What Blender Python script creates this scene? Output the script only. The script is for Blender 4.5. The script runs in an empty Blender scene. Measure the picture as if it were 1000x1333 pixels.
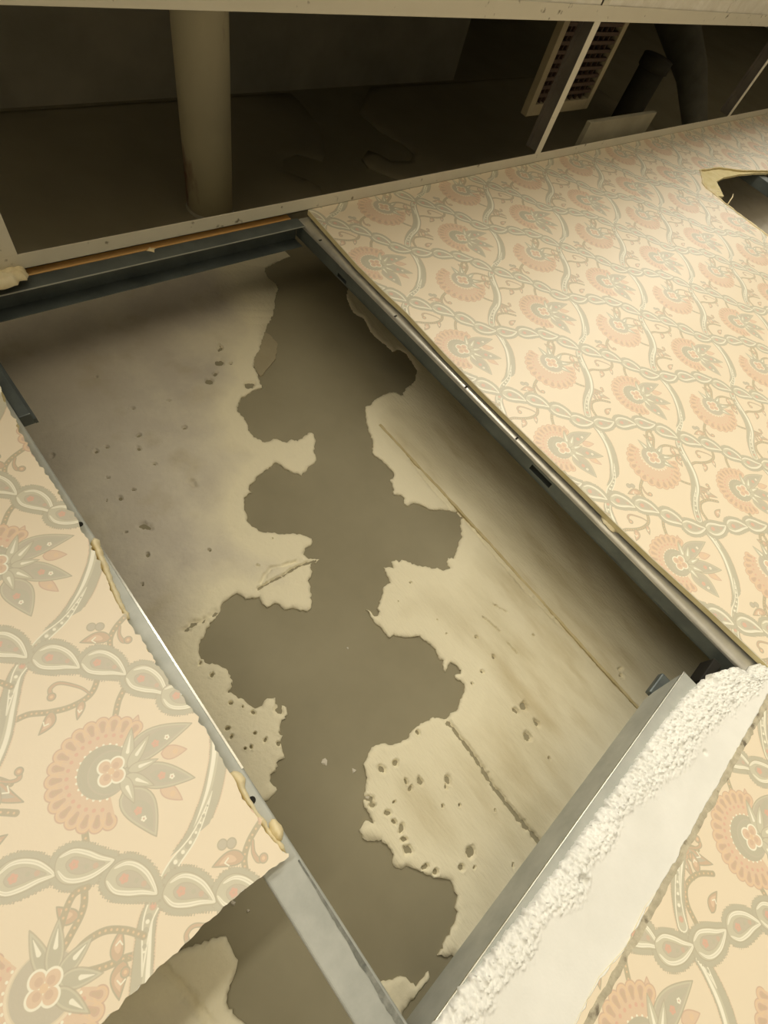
import bpy, bmesh, math, random
import numpy as np
from mathutils import Vector, Matrix, noise
from mathutils.geometry import delaunay_2d_cdt

scene = bpy.context.scene
COL = scene.collection
EYE = 1.65            # height of the camera; the tables below hold wall millimetres relative to it
WALL_Y = 0.17         # face of the old concrete wall behind the partition

# ------------------------------------------------------------------ camera
cam_d = bpy.data.cameras.new('camera')
cam = bpy.data.objects.new('camera', cam_d)
COL.objects.link(cam)
scene.camera = cam
cam_d.sensor_fit = 'HORIZONTAL'
cam_d.sensor_width = 36.0
cam_d.lens = 640.17 / 1000.0 * 36.0
cam_d.clip_start = 0.01
R = ((0.74022656, -0.4671736, 0.48354263),
     (-0.24051475, 0.48760094, 0.83928421),
     (-0.62786726, -0.73755959, 0.24857302))
cam.matrix_world = Matrix(((R[0][0], -R[0][1], -R[0][2], 0.0),
                           (R[1][0], -R[1][1], -R[1][2], -0.51),
                           (R[2][0], -R[2][1], -R[2][2], EYE),
                           (0, 0, 0, 1)))

# ------------------------------------------------------------------ light and exposure
world = bpy.data.worlds.new('world')
scene.world = world
world.use_nodes = True
world.node_tree.nodes['Background'].inputs[0].default_value = (1.0, 0.9, 0.75, 1)
world.node_tree.nodes['Background'].inputs[1].default_value = 0.02

def area_light(name, loc, sx, sy, watts, color, rot=(0, 0, 0)):
    d = bpy.data.lights.new(name, 'AREA')
    d.shape = 'RECTANGLE'; d.size = sx; d.size_y = sy; d.energy = watts; d.color = color
    o = bpy.data.objects.new(name, d)
    COL.objects.link(o); o.location = loc; o.rotation_euler = rot
    return o
WARM = (1.0, 0.95, 0.84)
area_light('ceiling_lamp', (1.15, -1.35, EYE + 0.69), 1.2, 0.3, 17, WARM)
area_light('ceiling_lamp', (-0.55, -1.75, EYE + 0.69), 1.2, 0.3, 14, WARM)
area_light('ceiling_lamp', (2.95, -0.85, EYE + 0.69), 2.0, 0.6, 9, WARM)
scene.view_settings.view_transform = 'Standard'
scene.view_settings.look = 'None'
scene.view_settings.gamma = 1.0
scene.view_settings.use_curve_mapping = False
scene.view_settings.exposure = 1.14
scene.cycles.use_denoising = True
scene.cycles.max_bounces = 8
scene.cycles.diffuse_bounces = 5

# ------------------------------------------------------------------ traced outlines, millimetres on the wall plane
LEFT = [[628.7,808.0],[589.7,802.9],[556.7,793.6],[545.3,782.1],[543.3,762.2],[548.6,742.2],[543.5,726.4],[533.7,720.3],[515.0,698.1],[494.3,672.8],[480.3,659.9],[460.1,645.3],[444.4,629.5],[426.9,610.5],[412.0,595.5],[390.4,579.9],[378.8,564.4],[375.8,545.1],[370.9,535.2],[365.8,515.4],[354.4,517.2],[342.2,517.4],[330.5,513.6],[320.9,512.7],[312.0,505.7],[303.2,498.8],[299.4,485.7],[301.8,473.1],[299.5,459.3],[293.4,446.1],[292.9,431.7],[298.9,422.9],[302.8,415.2],[310.2,412.9],[319.4,413.2],[325.9,407.0],[333.6,396.0],[343.6,397.0],[352.2,389.1],[364.9,391.3],[380.9,395.6],[383.8,388.3],[380.4,377.0],[368.9,364.9],[362.7,357.3],[358.1,343.6],[346.7,337.6],[336.5,336.5],[326.8,331.6],[317.0,328.7],[307.9,339.4],[300.4,354.3],[296.8,368.7],[281.0,369.2],[266.2,364.2],[255.9,363.6],[247.3,356.9],[236.5,355.2],[231.0,348.6],[231.9,341.5],[225.5,342.2],[216.7,341.1],[213.2,333.6],[207.4,324.5],[205.1,313.3],[199.3,301.4],[200.9,289.5],[206.8,278.1],[218.5,267.4],[228.4,257.8],[237.9,251.6],[246.4,247.7],[258.0,236.0],[261.0,230.3],[261.1,222.5],[254.6,217.5],[244.6,219.5],[237.8,211.9],[239.1,202.0],[245.9,195.9],[252.3,193.0],[244.8,190.6],[236.8,193.1],[224.6,176.3],[216.9,171.5],[214.8,162.9],[202.1,143.6],[195.9,136.9],[188.5,139.5],[181.1,147.5],[173.1,154.6],[165.6,158.6],[164.2,167.8],[160.3,173.3],[149.6,174.1],[146.7,182.9],[148.2,192.8],[139.8,198.7],[131.9,201.6],[129.2,208.9],[126.8,214.7],[116.4,215.2],[106.4,214.2],[99.0,211.5],[94.8,206.5],[81.9,200.2],[70.3,195.7],[63.1,190.9],[50.7,182.6],[45.0,174.6],[42.3,164.5],[44.0,158.4],[51.3,152.4],[57.4,144.6],[60.9,135.9],[61.4,126.0],[56.2,115.8],[59.6,120.2],[52.5,111.6],[46.6,109.1],[51.5,103.0],[57.4,91.5],[59.8,81.5],[63.2,73.1],[68.6,71.1],[77.0,73.8],[82.1,74.5],[86.1,70.2],[89.6,68.6],[86.2,61.9],[93.4,53.9],[92.3,45.5],[85.7,39.2],[80.9,40.7],[73.5,33.1],[74.1,25.9],[68.3,23.9],[62.7,10.9],[60.3,4.2],[53.5,5.5],[43.5,-1.2],[36.9,0.2],[34.0,-5.8],[35.2,-15.1],[34.1,-18.2],[27.2,-20.6],[20.6,-21.1],[15.7,-19.0],[-20,-27.0],[-60,20],[-400,10],[-400,930],[623.7,930]]
RIGHT = [[709.1,699.0],[662.6,648.0],[647.7,607.9],[652.6,595.7],[659.1,582.9],[651.8,561.1],[646.1,543.9],[646.6,524.2],[650.1,503.2],[652.1,480.7],[667.3,478.4],[675.2,462.7],[672.4,449.7],[669.6,432.1],[663.9,416.2],[646.5,401.7],[632.1,393.1],[610.8,390.4],[590.3,379.0],[584.4,390.8],[569.1,398.7],[553.0,398.4],[532.0,396.5],[515.5,390.4],[505.3,391.7],[492.6,373.8],[481.4,355.7],[475.0,343.4],[467.9,323.8],[448.5,300.4],[454.2,285.8],[456.4,271.3],[456.4,254.6],[452.5,245.8],[439.3,241.0],[434.8,227.5],[426.7,218.2],[437.1,211.8],[438.9,203.6],[430.8,194.5],[434.7,186.8],[446.8,186.2],[455.4,175.6],[465.6,158.6],[484.6,146.6],[500.5,131.2],[500.1,119.0],[486.1,107.0],[473.8,90.9],[459.9,86.6],[447.6,78.1],[433.3,71.2],[426.5,77.4],[419.6,74.0],[417.5,62.6],[406.0,65.6],[395.0,76.3],[382.8,89.3],[370.8,102.2],[362.8,114.0],[358.4,118.5],[351.7,118.3],[351.0,125.1],[342.2,126.3],[339.5,115.7],[332.2,122.2],[327.1,125.6],[322.1,112.2],[319.7,100.2],[303.3,101.2],[294.5,92.6],[282.4,83.7],[270.0,72.6],[264.6,75.1],[263.1,87.5],[261.0,90.4],[259.9,65.9],[261.5,53.6],[262.7,37.6],[270.4,36.0],[283.0,22.6],[301.4,11.8],[303.6,0.5],[306.9,-13.0],[302.3,-31.4],[307.0,-34.9],[297.0,-43.6],[296.8,-48.8],[308.9,-44.6],[313.1,-43.7],[316.8,-53.2],[317.8,-62.1],[313.8,-64.4],[304.1,-61.0],[304.3,-69.1],[307.9,-78.5],[300.5,-85.8],[298.0,-87.0],[283.8,-92.1],[276.6,-97.1],[265.1,-93.2],[252.1,-93.3],[240.7,-80.8],[224.6,-78.2],[207.6,-74.7],[196.1,-78.7],[183.7,-75.2],[173.1,-69.8],[167.0,-61.6],[151.8,-55.6],[142.8,-57.8],[131.9,-64.5],[127.0,-72.7],[120.6,-82.6],[109.9,-91.5],[103.2,-97.6],[103.7,-109.6],[100.7,-121.4],[94.9,-112.1],[84.5,-114.5],[83.4,-126.1],[89.8,-134.5],[98.0,-138.9],[99.4,-151.3],[100.2,-160.3],[92.9,-168.8],[96.9,-177.9],[106.7,-182.5],[116.3,-199.2],[121.3,-209.2],[132.4,-220.5],[135.4,-224.5],[135.5,-228.5],[131.6,-236.5],[131.7,-240.4],[120.7,-247.4],[121.5,-251.9],[114.6,-254.9],[104.2,-256.3],[99.8,-259.4],[91.5,-258.9],[83.5,-262.0],[77.4,-263.3],[82.1,-268.6],[90.3,-275.5],[100.3,-330],[1500,-330],[1500,900],[1150,930],[900,880],[714.1,729.0]]
BOT = [[15.7,-234.6],[24.1,-240.1],[35.2,-246.5],[40.0,-255.2],[42.7,-263.6],[51.9,-264.9],[61.1,-265.2],[59.2,-270.2],[42.9,-269.6],[18.6,-269.1],[12.5,-271.1],[60,-340],[-20,-340],[-20,-300]]
BLEFT = [[-82.3,-91.6],[-79.7,-96.8],[-80.6,-107.7],[-81.1,-117.9],[-85.9,-123.9],[-93.6,-128.7],[-103.1,-135.0],[-107.0,-141.3],[-104.5,-155.2],[-103.8,-160.0],[-75,-260],[-400,-260],[-400,60],[-124.1,-71.3]]
SMEAR = [[447.1,633.2],[453.0,621.4],[452.3,594.7],[424.5,563.8],[399.0,550.5],[378.8,539.6],[378.0,548.3],[381.0,567.7],[392.7,583.3],[414.4,599.0],[429.4,614.2]]
UP1 = [[861.1,1011.7],[843.7,1046.5],[808.6,1095.6],[839.5,1140.6],[889.9,1151.4],[940.3,1108.3],[968.2,1135.4],[1025.1,1227.3],[1045.7,1271.5],[1068.0,1391.7],[1068.0,1440],[-900,1440],[-900,960],[831.1,960]]
UP2 = [[1053.5,1050.3],[1063.4,1093.0],[1117.4,1128.1],[1137.9,1100.5],[1150.0,1063.0],[1210.9,1049.9],[1253.9,1076.7],[1259.0,1124.7],[1226.1,1205.4],[1227.7,1307.3],[1377.7,1440],[2600,1440],[2600,960],[1113.5,960]]
PITS = [[351.1,628.2,5.5,5],[331.0,600.0,7.1,5],[311.0,579.2,4.6,5],[292.8,568.3,5.9,5],[349.7,531.6,8.4,5],[346.7,588.3,2.9,5],[353.9,635.5,2.9,5],[131.9,496.8,5.5,4],[78.8,520.7,4.6,4],[94.9,521.2,4.2,4],[142.6,517.7,3.4,4],[26.6,541.3,4.6,4],[70.7,430.0,5.5,4],[92.5,433.4,3.8,4],[53.9,435.9,2.9,4],[72.6,470.3,3.8,4],[76.5,371.4,10.9,4],[52.3,375.5,2.9,4],[59.3,330.0,3.4,4],[-10.2,373.8,2.1,4],[2.7,350.4,2.5,4],[-18.9,344.0,2.9,4],[166.3,401.9,9.5,4],[136.8,460.1,5.2,4],[209.1,500.0,5.2,4],[160.6,570.9,4.2,4],[143.3,519.0,5.2,4],[215.8,560.0,3.2,4],[142.4,653.3,3.7,4],[129.7,291.4,3.2,4],[33.5,294.7,3.2,4],[43.6,139.6,3.4,4],[39.4,161.4,3.8,4],[131.0,290.6,1.7,4],[172.5,233.7,3.4,4],[213.7,258.2,1.5,4],[25.2,74.1,3.4,4.5],[23.7,63.3,3.8,4.5],[43.6,139.6,3.4,4.5],[43.3,96.7,3.4,4.5],[53.0,84.6,2.5,4.5],[47.8,49.3,2.5,4.5],[54.0,35.5,3.8,4.5],[36.1,39.6,2.5,4.5],[29.4,42.4,2.1,4.5],[85.8,52.9,8.4,4.5],[72.2,29.6,4.2,4.5],[63.2,21.4,3.4,4.5],[59.3,70.5,4.2,4.5],[145.5,-82.6,7.6,4.5],[163.8,-89.3,5.3,4.5],[161.1,-113.6,4.1,4.5],[159.9,-123.3,4.7,4.5],[175.2,-125.3,5.9,4.5],[205.5,-147.6,6.5,4.5],[197.4,-151.7,4.1,4.5],[179.5,-164.1,2.9,4.5],[197.6,-178.1,2.4,4.5],[173.3,-221.9,7.6,4.5],[154.5,-225.0,4.7,4.5],[166.3,-236.4,2.9,4.5],[123.9,-147.3,7.1,4.5],[115.8,-168.4,7.6,4.5],[118.8,-157.1,5.9,4.5],[113.6,-97.6,7.1,4.5],[111.3,-104.5,5.3,4.5],[135.0,-120.3,2.9,4.5],[120.8,-124.3,5.3,4.5],[121.2,-136.2,4.1,4.5],[120.4,-194.7,4.7,4.5],[127.5,-206.5,4.1,4.5],[331.7,-185.0,7.6,4.5],[356.2,-183.4,6.5,4.5],[358.1,-155.9,7.1,4.5],[336.1,-223.1,2.4,4.5],[230.0,-213.4,2.4,4.5],[206.0,-268.0,2.9,4.5],[211.6,-81.3,4.1,4.5],[343.1,-151.4,5.3,4.5],[371.3,-42.5,3.8,3.5],[372.3,-79.3,3.8,3.5],[341.9,-83.1,4.4,3.5],[450.1,-96.1,2.5,3.5],[317.5,-84.5,2.2,3.5],[530.3,-222.5,5.7,3.5],[522.9,-229.9,5.0,3.5],[435.2,-26.5,2.2,3.5],[344.9,82.8,2.5,2.5],[308.6,71.0,1.3,2.5],[339.2,14.1,1.7,2.5],[336.4,-9.7,1.7,2.5]]
GROOVES = [[[[254.0,-100.0],[253.5,-135.2],[252.4,-157.5],[248.6,-190.1],[248.8,-234.2],[251.2,-278.7]],7,6],[[[153.3,204.4],[172.9,203.4],[192.4,201.4],[218.8,200.8],[247.0,193.6]],5,5],[[[161.2,208.7],[184.8,221.0],[200.5,213.2],[223.8,207.8]],6,4],[[[45.3,209.0],[59.6,211.2],[68.3,207.4],[88.9,208.1]],9,4],[[[431.0,-22.6],[443.1,-48.2]],2.5,3],[[[402.4,-25.7],[409.2,-60.7]],3,3.5],[[[405.7,-76.5],[406.5,-100.8]],3,3.5],[[[506.1,172.9],[500.5,96.0],[496.1,-41.3],[503.7,-153.6],[506.2,-280.6]],6.5,2.8],[[[510.4,303.8],[497.8,229.9],[494.6,205.7],[494.2,140.6]],6,2.4],[[[-137.3,-70.1],[-130.5,-101.9],[-124.3,-140.1]],10,4.6]]
UGR = [[744.8,1340.4],[739.0,1223.7],[756.0,1019.1],[784.1,982.7],[777.6,871.8]]
HOLE = [[1889.7,526.6],[1855.9,502.4],[1819.5,479.8],[1803.0,456.9],[1802.1,434.2],[1799.0,416.0],[1794.7,394.6],[1792.5,369.1],[1787.8,337.2],[1789.1,311.3],[1785.7,283.4],[1787.0,258.0],[1783.7,230.8],[1768.9,193.9],[2308.5,424.6],[2252.7,437.7],[2166.4,460.0],[2085.1,482.0],[2046.0,498.8],[2001.9,515.3]]
LEDGE = [[13.1,521.8],[7.6,501.5],[7.9,492.4],[6.4,480.6],[9.0,471.7],[4.8,462.9],[4.9,442.2],[3.2,410.0],[5.1,376.6],[4.3,341.5],[6.4,323.9],[3.7,309.6],[4.3,286.1],[0.4,255.2],[-3.7,218.9],[-3.4,199.7],[-2.2,168.3],[-2.1,141.3],[-1.5,118.9],[1.5,110.6],[1.7,93.4],[2.1,64.0],[0.6,41.0],[0.7,21.2],[-1.2,3.6],[-0.1,-16.1],[0.1,-36.9],[1.7,-50.5],[5.3,-58.7]]
LBOT = [[4.1,-60.5],[-4.1,-58.9],[-25.9,-56.0],[-45.8,-54.0],[-58.2,-54.4],[-70.3,-52.7],[-84.8,-53.6],[-97.0,-53.6],[-108.9,-53.5],[-126.0,-53.3],[-147.8,-53.7]]
REDGE = [[580.3,706.5],[575.9,645.3],[568.9,548.4],[568.8,475.2],[571.2,417.8],[566.0,316.6],[564.8,234.3],[565.9,109.2],[568.0,17.0],[567.9,-42.4],[570.0,-111.9],[577.0,-213.2],[580.5,-299.9]]
HCORE = [[1905.6,529.4],[2014.8,518.9],[2101.0,486.6],[2183.6,464.8],[2271.3,442.6],[2251.3,433.8],[2184.1,449.7],[2084.2,466.4],[1976.5,475.5],[1909.1,470.1],[1884.3,445.2],[1864.1,426.9],[1845.6,410.6],[1817.9,420.0],[1814.6,437.7],[1814.6,460.1],[1832.0,482.2],[1867.5,505.2]]
WTOP = [[59.2,-229.8],[80.7,-231.7],[128.6,-234.6],[181.9,-237.7],[234.4,-238.3],[303.5,-240.4],[385.5,-241.1],[446.4,-244.5],[470.5,-247.5],[505.6,-253.8],[548.6,-274.6],[563.5,-298.1],[555.7,-314.8]]
WMID = [[540.5,-308.2],[494.5,-292.6],[425.5,-282.6],[379.7,-281.4],[290.9,-258.9],[256.7,-257.1],[191.7,-263.8],[142.9,-251.7],[90.4,-251.7]]
WBOT = [[514.8,-319.8],[489.1,-318.0],[447.1,-315.7],[411.8,-315.9],[378.8,-318.1],[351.6,-318.0],[304.8,-319.7],[268.0,-317.7],[232.2,-312.9],[193.3,-315.8],[176.2,-312.7],[155.9,-308.8],[115.5,-310.2]]
CORE1 = [[6.2,296.7],[11.2,300.9],[14.9,295.3],[10.2,277.2],[8.7,262.7],[4.8,245.1],[4.1,232.6],[1.9,217.4],[0.0,201.4],[-4.4,201.8],[-4.4,217.0],[-3.5,228.1],[0.1,251.3],[1.7,267.5]]
CORE2 = [[-0.7,24.2],[5.0,23.4],[9.2,17.6],[9.9,11.4],[5.8,6.2],[4.2,-4.8],[4.3,-21.6],[5.0,-39.3],[7.1,-52.3],[4.9,-59.0],[1.7,-53.3],[0.3,-34.6],[-0.1,-16.3]]
PUTTY = [[6.1,-31.0],[10.1,-29.8],[12.9,-35.3],[13.1,-43.1],[7.6,-48.8],[3.8,-46.2],[3.2,-38.9]]
SCRAP = [[570.2,-25.4],[576.9,-31.2],[576.9,-40.1],[589.1,-46.5],[590.2,-56.1],[587.9,-64.9],[594.6,-75.1],[585.6,-78.0],[576.8,-69.4],[572.4,-57.8],[563.7,-49.2],[563.7,-34.5]]
LUMP = [[58.8,707.8],[84.0,704.6],[102.7,705.7],[113.9,703.3],[113.8,691.6],[108.1,682.3],[99.5,684.0],[95.1,677.6],[83.5,675.8],[64.6,677.0],[47.1,676.3]]

# ------------------------------------------------------------------ helpers
def tag(o, label=None, cat=None, group=None, kind=None):
    if label: o['label'] = label
    if cat: o['category'] = cat
    if group: o['group'] = group
    if kind: o['kind'] = kind
    return o

def empty(name, loc=(0, 0, 0)):
    o = bpy.data.objects.new(name, None)
    COL.objects.link(o); o.location = loc
    return o

def link(name, me, m, parent=None):
    o = bpy.data.objects.new(name, me)
    COL.objects.link(o)
    if m is not None and not me.materials:
        for k in (m if isinstance(m, (list, tuple)) else [m]):
            me.materials.append(k)
    if parent is not None:
        o.parent = parent
        o.location = Vector((0, 0, 0)) - Vector(parent.location) if parent.type == 'EMPTY' else (0, 0, 0)
    return o

class MB:
    def __init__(self): self.bm = bmesh.new()
    def box(self, x0, x1, y0, y1, z0, z1, bevel=0.0):
        r = bmesh.ops.create_cube(self.bm, size=1.0)
        for v in r['verts']:
            v.co = Vector(((x0 + x1) / 2 + v.co.x * (x1 - x0), (y0 + y1) / 2 + v.co.y * (y1 - y0), (z0 + z1) / 2 + v.co.z * (z1 - z0)))
        if bevel > 0:
            es = {e for v in r['verts'] for e in v.link_edges}
            bmesh.ops.bevel(self.bm, geom=list(es), offset=bevel, segments=2, affect='EDGES', profile=0.5)
        return self
    def prism(self, prof, axis, a0, a1, closed=True):
        """extrude a 2D profile along x or z; profile holds (y, z) for axis x, (x, y) for axis z, (x, z) for axis y"""
        def pt(p, a):
            return (a, p[0], p[1]) if axis == 'x' else ((p[0], p[1], a) if axis == 'z' else (p[0], a, p[1]))
        A = [self.bm.verts.new(pt(p, a0)) for p in prof]
        B = [self.bm.verts.new(pt(p, a1)) for p in prof]
        n = len(prof)
        for i in range(n):
            j = (i + 1) % n
            self.bm.faces.new((A[i], A[j], B[j], B[i]))
        self.bm.faces.new(A[::-1]); self.bm.faces.new(B)
        return self
    def tube(self, pts, radii, seg=20, caps=True):
        rings = []
        n = len(pts)
        P = [Vector(p) for p in pts]
        for i, p in enumerate(P):
            t = (P[min(i + 1, n - 1)] - P[max(i - 1, 0)]).normalized()
            a = t.orthogonal().normalized() if i == 0 else (rings[-1][1] - t * rings[-1][1].dot(t)).normalized()
            b = t.cross(a)
            r = radii[i] if isinstance(radii, (list, tuple)) else radii
            vs = [self.bm.verts.new(p + (a * math.cos(k * 2 * math.pi / seg) + b * math.sin(k * 2 * math.pi / seg)) * r) for k in range(seg)]
            rings.append((vs, a))
        for i in range(n - 1):
            for k in range(seg):
                self.bm.faces.new((rings[i][0][k], rings[i][0][(k + 1) % seg], rings[i + 1][0][(k + 1) % seg], rings[i + 1][0][k]))
        if caps:
            self.bm.faces.new(rings[0][0][::-1]); self.bm.faces.new(rings[-1][0])
        return self
    def build(self, name, m, parent=None, smooth=False):
        bmesh.ops.recalc_face_normals(self.bm, faces=self.bm.faces)
        me = bpy.data.meshes.new(name)
        self.bm.to_mesh(me); self.bm.free()
        if smooth:
            for p in me.polygons: p.use_smooth = True
        return link(name, me, m, parent)

def mm(pts): return [(p[0] / 1000.0, p[1] / 1000.0 + EYE) for p in pts]

def pip(poly, X, Z):
    X = np.asarray(X); Z = np.asarray(Z)
    ins = np.zeros(X.shape, bool)
    n = len(poly)
    for i in range(n):
        x0, z0 = poly[i]; x1, z1 = poly[(i + 1) % n]
        if z0 == z1: continue
        c = ((z0 > Z) != (z1 > Z)) & (X < (x1 - x0) * (Z - z0) / (z1 - z0) + x0)
        ins ^= c
    return ins

def poly_dist(poly, X, Z, closed=True):
    X = np.asarray(X, float); Z = np.asarray(Z, float)
    d = np.full(X.shape, 1e9)
    n = len(poly)
    for i in range(n if closed else n - 1):
        x0, z0 = poly[i]; x1, z1 = poly[(i + 1) % n]
        dx, dz = x1 - x0, z1 - z0
        L = dx * dx + dz * dz
        t = np.clip(((X - x0) * dx + (Z - z0) * dz) / (L if L > 0 else 1), 0, 1)
        d = np.minimum(d, (X - x0 - t * dx) ** 2 + (Z - z0 - t * dz) ** 2)
    return np.sqrt(d)

def ragged(poly, step, amp, rnd, keep=None):
    """subdivide an outline and jitter the new points so that it reads as torn"""
    out = []
    n = len(poly)
    for i in range(n):
        a = poly[i]; b = poly[(i + 1) % n]
        L = math.hypot(b[0] - a[0], b[1] - a[1])
        out.append(a)
        if keep and not keep(a, b): continue
        k = int(L / step)
        for j in range(1, k):
            t = j / k
            nx, nz = -(b[1] - a[1]) / L, (b[0] - a[0]) / L
            o = rnd.gauss(0, amp)
            out.append((a[0] + (b[0] - a[0]) * t + nx * o, a[1] + (b[1] - a[1]) * t + nz * o))
    return out

def slab(name, outline, front, back, mats, parent=None, holes=(), step=0, region=None, height=None, smooth=False, extra=None):
    """a plate parallel to the wall: triangulated front face at y=front(-height), edge faces down to y=back"""
    verts = []; edges = []
    for loop in [outline] + list(holes):
        s = len(verts); n = len(loop)
        verts += [Vector(p) for p in loop]
        edges += [(s + i, s + (i + 1) % n) for i in range(n)]
    if step:
        x0, x1, z0, z1 = region
        gx, gz = np.meshgrid(np.arange(x0, x1, step), np.arange(z0, z1, step))
        gx = gx + ((np.arange(gx.shape[0]) % 2) * step * 0.5)[:, None]
        gx = gx.ravel(); gz = gz.ravel()
        if extra is not None:
            gx = np.concatenate([gx, extra[0]]); gz = np.concatenate([gz, extra[1]])
        k = pip(outline, gx, gz)
        gx, gz = gx[k], gz[k]
        k = poly_dist(outline, gx, gz) > step * 0.3
        verts += [Vector((float(a), float(b))) for a, b in zip(gx[k], gz[k])]
    V, E, F, *_ = delaunay_2d_cdt(verts, edges, [], 0, 1e-7)
    A = np.array([(v.x, v.y) for v in V])
    F = [f for f in F if len(f) == 3]
    T = np.array(F)
    c = A[T].mean(axis=1)
    k = pip(outline, c[:, 0], c[:, 1])
    for h in holes: k &= ~pip(h, c[:, 0], c[:, 1])
    T = T[k]
    H = height(A[:, 0], A[:, 1]) if height else np.zeros(len(A))
    co = [(a[0], front - h, a[1]) for a, h in zip(A, H)]
    nV = len(co)
    co += [(a[0], back, a[1]) for a in A]
    faces = []; mi = []
    cnt = {}
    for t in T:
        a, b, d = int(t[0]), int(t[1]), int(t[2])
        ar = (A[b][0] - A[a][0]) * (A[d][1] - A[a][1]) - (A[d][0] - A[a][0]) * (A[b][1] - A[a][1])
        if ar < 0: b, d = d, b
        faces.append((a, b, d)); mi.append(0)
        for e in ((a, b), (b, d), (d, a)):
            cnt[e] = 1
    for (a, b) in list(cnt):
        if (b, a) not in cnt:
            faces.append((a, a + nV, b + nV, b)); mi.append(1)
    me = bpy.data.meshes.new(name)
    me.from_pydata(co, [], faces)
    for m in mats: me.materials.append(m)
    if len(mats) > 1: me.polygons.foreach_set('material_index', mi)
    if smooth:
        me.polygons.foreach_set('use_smooth', [i == 0 for i in mi])
    if smooth:
        e = np.exp(-poly_dist(outline, A[:, 0], A[:, 1]) / .045)
        at = me.attributes.new('torn_edge', 'FLOAT', 'POINT')
        at.data.foreach_set('value', np.concatenate([e, np.ones(len(e))]).astype(np.float32))
    bm = bmesh.new(); bm.from_mesh(me)
    bmesh.ops.delete(bm, geom=[v for v in bm.verts if not v.link_faces], context='VERTS')
    bm.to_mesh(me); bm.free()
    me.update()
    return link(name, me, None, parent)

def fbm(x, z, s, seed=0.0, octv=4):
    return noise.fractal(Vector((x * s + seed, z * s - seed * 1.7, seed * 0.37)), 1.0, 2.0, octv)

# ------------------------------------------------------------------ materials
MATS = {}
def new_mat(name):
    m = bpy.data.materials.new(name); m.use_nodes = True
    nt = m.node_tree
    b = nt.nodes['Principled BSDF']
    MATS[name] = m
    return m, nt, b
def nd(nt, kind, **kw):
    n = nt.nodes.new(kind)
    for k, v in kw.items():
        if k.startswith('i_'):
            n.inputs[int(k[2:]) if k[2:].isdigit() else k[2:].replace('_', ' ')].default_value = v
        else: setattr(n, k, v)
    return n
def srgb(r, g, b):
    f = lambda c: (c / 255 / 12.92) if c / 255 <= 0.04045 else ((c / 255 + 0.055) / 1.055) ** 2.4
    return (f(r), f(g), f(b), 1.0)
def ramp(nt, stops):
    r = nd(nt, 'ShaderNodeValToRGB')
    els = r.color_ramp.elements
    while len(els) < len(stops): els.new(0.5)
    for e, (p, c) in zip(els, stops): e.position = p; e.color = c
    return r
def mottled(name, stops, scale, rough=0.85, bump=0.3, bscale=120, bdist=0.001, spec=0.3, detail=8, metal=0.0, stretch=(1, 1, 1), second=None, edge=None):
    m, nt, b = new_mat(name)
    tc = nd(nt, 'ShaderNodeTexCoord')
    mp = nd(nt, 'ShaderNodeMapping'); mp.inputs['Scale'].default_value = stretch
    nt.links.new(tc.outputs['Object'], mp.inputs['Vector'])
    n1 = nd(nt, 'ShaderNodeTexNoise'); n1.inputs['Scale'].default_value = scale; n1.inputs['Detail'].default_value = detail; n1.inputs['Roughness'].default_value = 0.6
    nt.links.new(mp.outputs[0], n1.inputs['Vector'])
    r = ramp(nt, stops)
    nt.links.new(n1.outputs['Fac'], r.inputs['Fac'])
    src = r.outputs['Color']
    if second:
        sc, lo, hi, col = second
        n3 = nd(nt, 'ShaderNodeTexNoise'); n3.inputs['Scale'].default_value = sc; n3.inputs['Detail'].default_value = 6
        nt.links.new(mp.outputs[0], n3.inputs['Vector'])
        mr = nd(nt, 'ShaderNodeMapRange'); mr.inputs['From Min'].default_value = lo; mr.inputs['From Max'].default_value = hi
        nt.links.new(n3.outputs['Fac'], mr.inputs['Value'])
        mx = nd(nt, 'ShaderNodeMix', data_type='RGBA')
        nt.links.new(mr.outputs[0], mx.inputs[0]); nt.links.new(src, mx.inputs[6]); mx.inputs[7].default_value = col
        src = mx.outputs[2]
    if edge:
        at = nd(nt, 'ShaderNodeAttribute', attribute_name='torn_edge')
        ad = nd(nt, 'ShaderNodeMath', operation='MULTIPLY_ADD', use_clamp=True)
        nt.links.new(n1.outputs['Fac'], ad.inputs[0]); ad.inputs[1].default_value = .9; nt.links.new(at.outputs['Fac'], ad.inputs[2])
        sb = nd(nt, 'ShaderNodeMapRange'); sb.inputs['From Min'].default_value = .45; sb.inputs['From Max'].default_value = 1.0
        nt.links.new(ad.outputs[0], sb.inputs['Value'])
        mx = nd(nt, 'ShaderNodeMix', data_type='RGBA')
        nt.links.new(sb.outputs[0], mx.inputs[0]); nt.links.new(src, mx.inputs[6]); mx.inputs[7].default_value = edge
        src = mx.outputs[2]
    nt.links.new(src, b.inputs['Base Color'])
    b.inputs['Roughness'].default_value = rough
    b.inputs['Specular IOR Level'].default_value = spec
    b.inputs['Metallic'].default_value = metal
    if bump > 0:
        n2 = nd(nt, 'ShaderNodeTexNoise'); n2.inputs['Scale'].default_value = bscale; n2.inputs['Detail'].default_value = 5
        nt.links.new(mp.outputs[0], n2.inputs['Vector'])
        bp = nd(nt, 'ShaderNodeBump'); bp.inputs['Strength'].default_value = bump; bp.inputs['Distance'].default_value = bdist
        nt.links.new(n2.outputs['Fac'], bp.inputs['Height']); nt.links.new(bp.outputs[0], b.inputs['Normal'])
    return m

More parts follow.
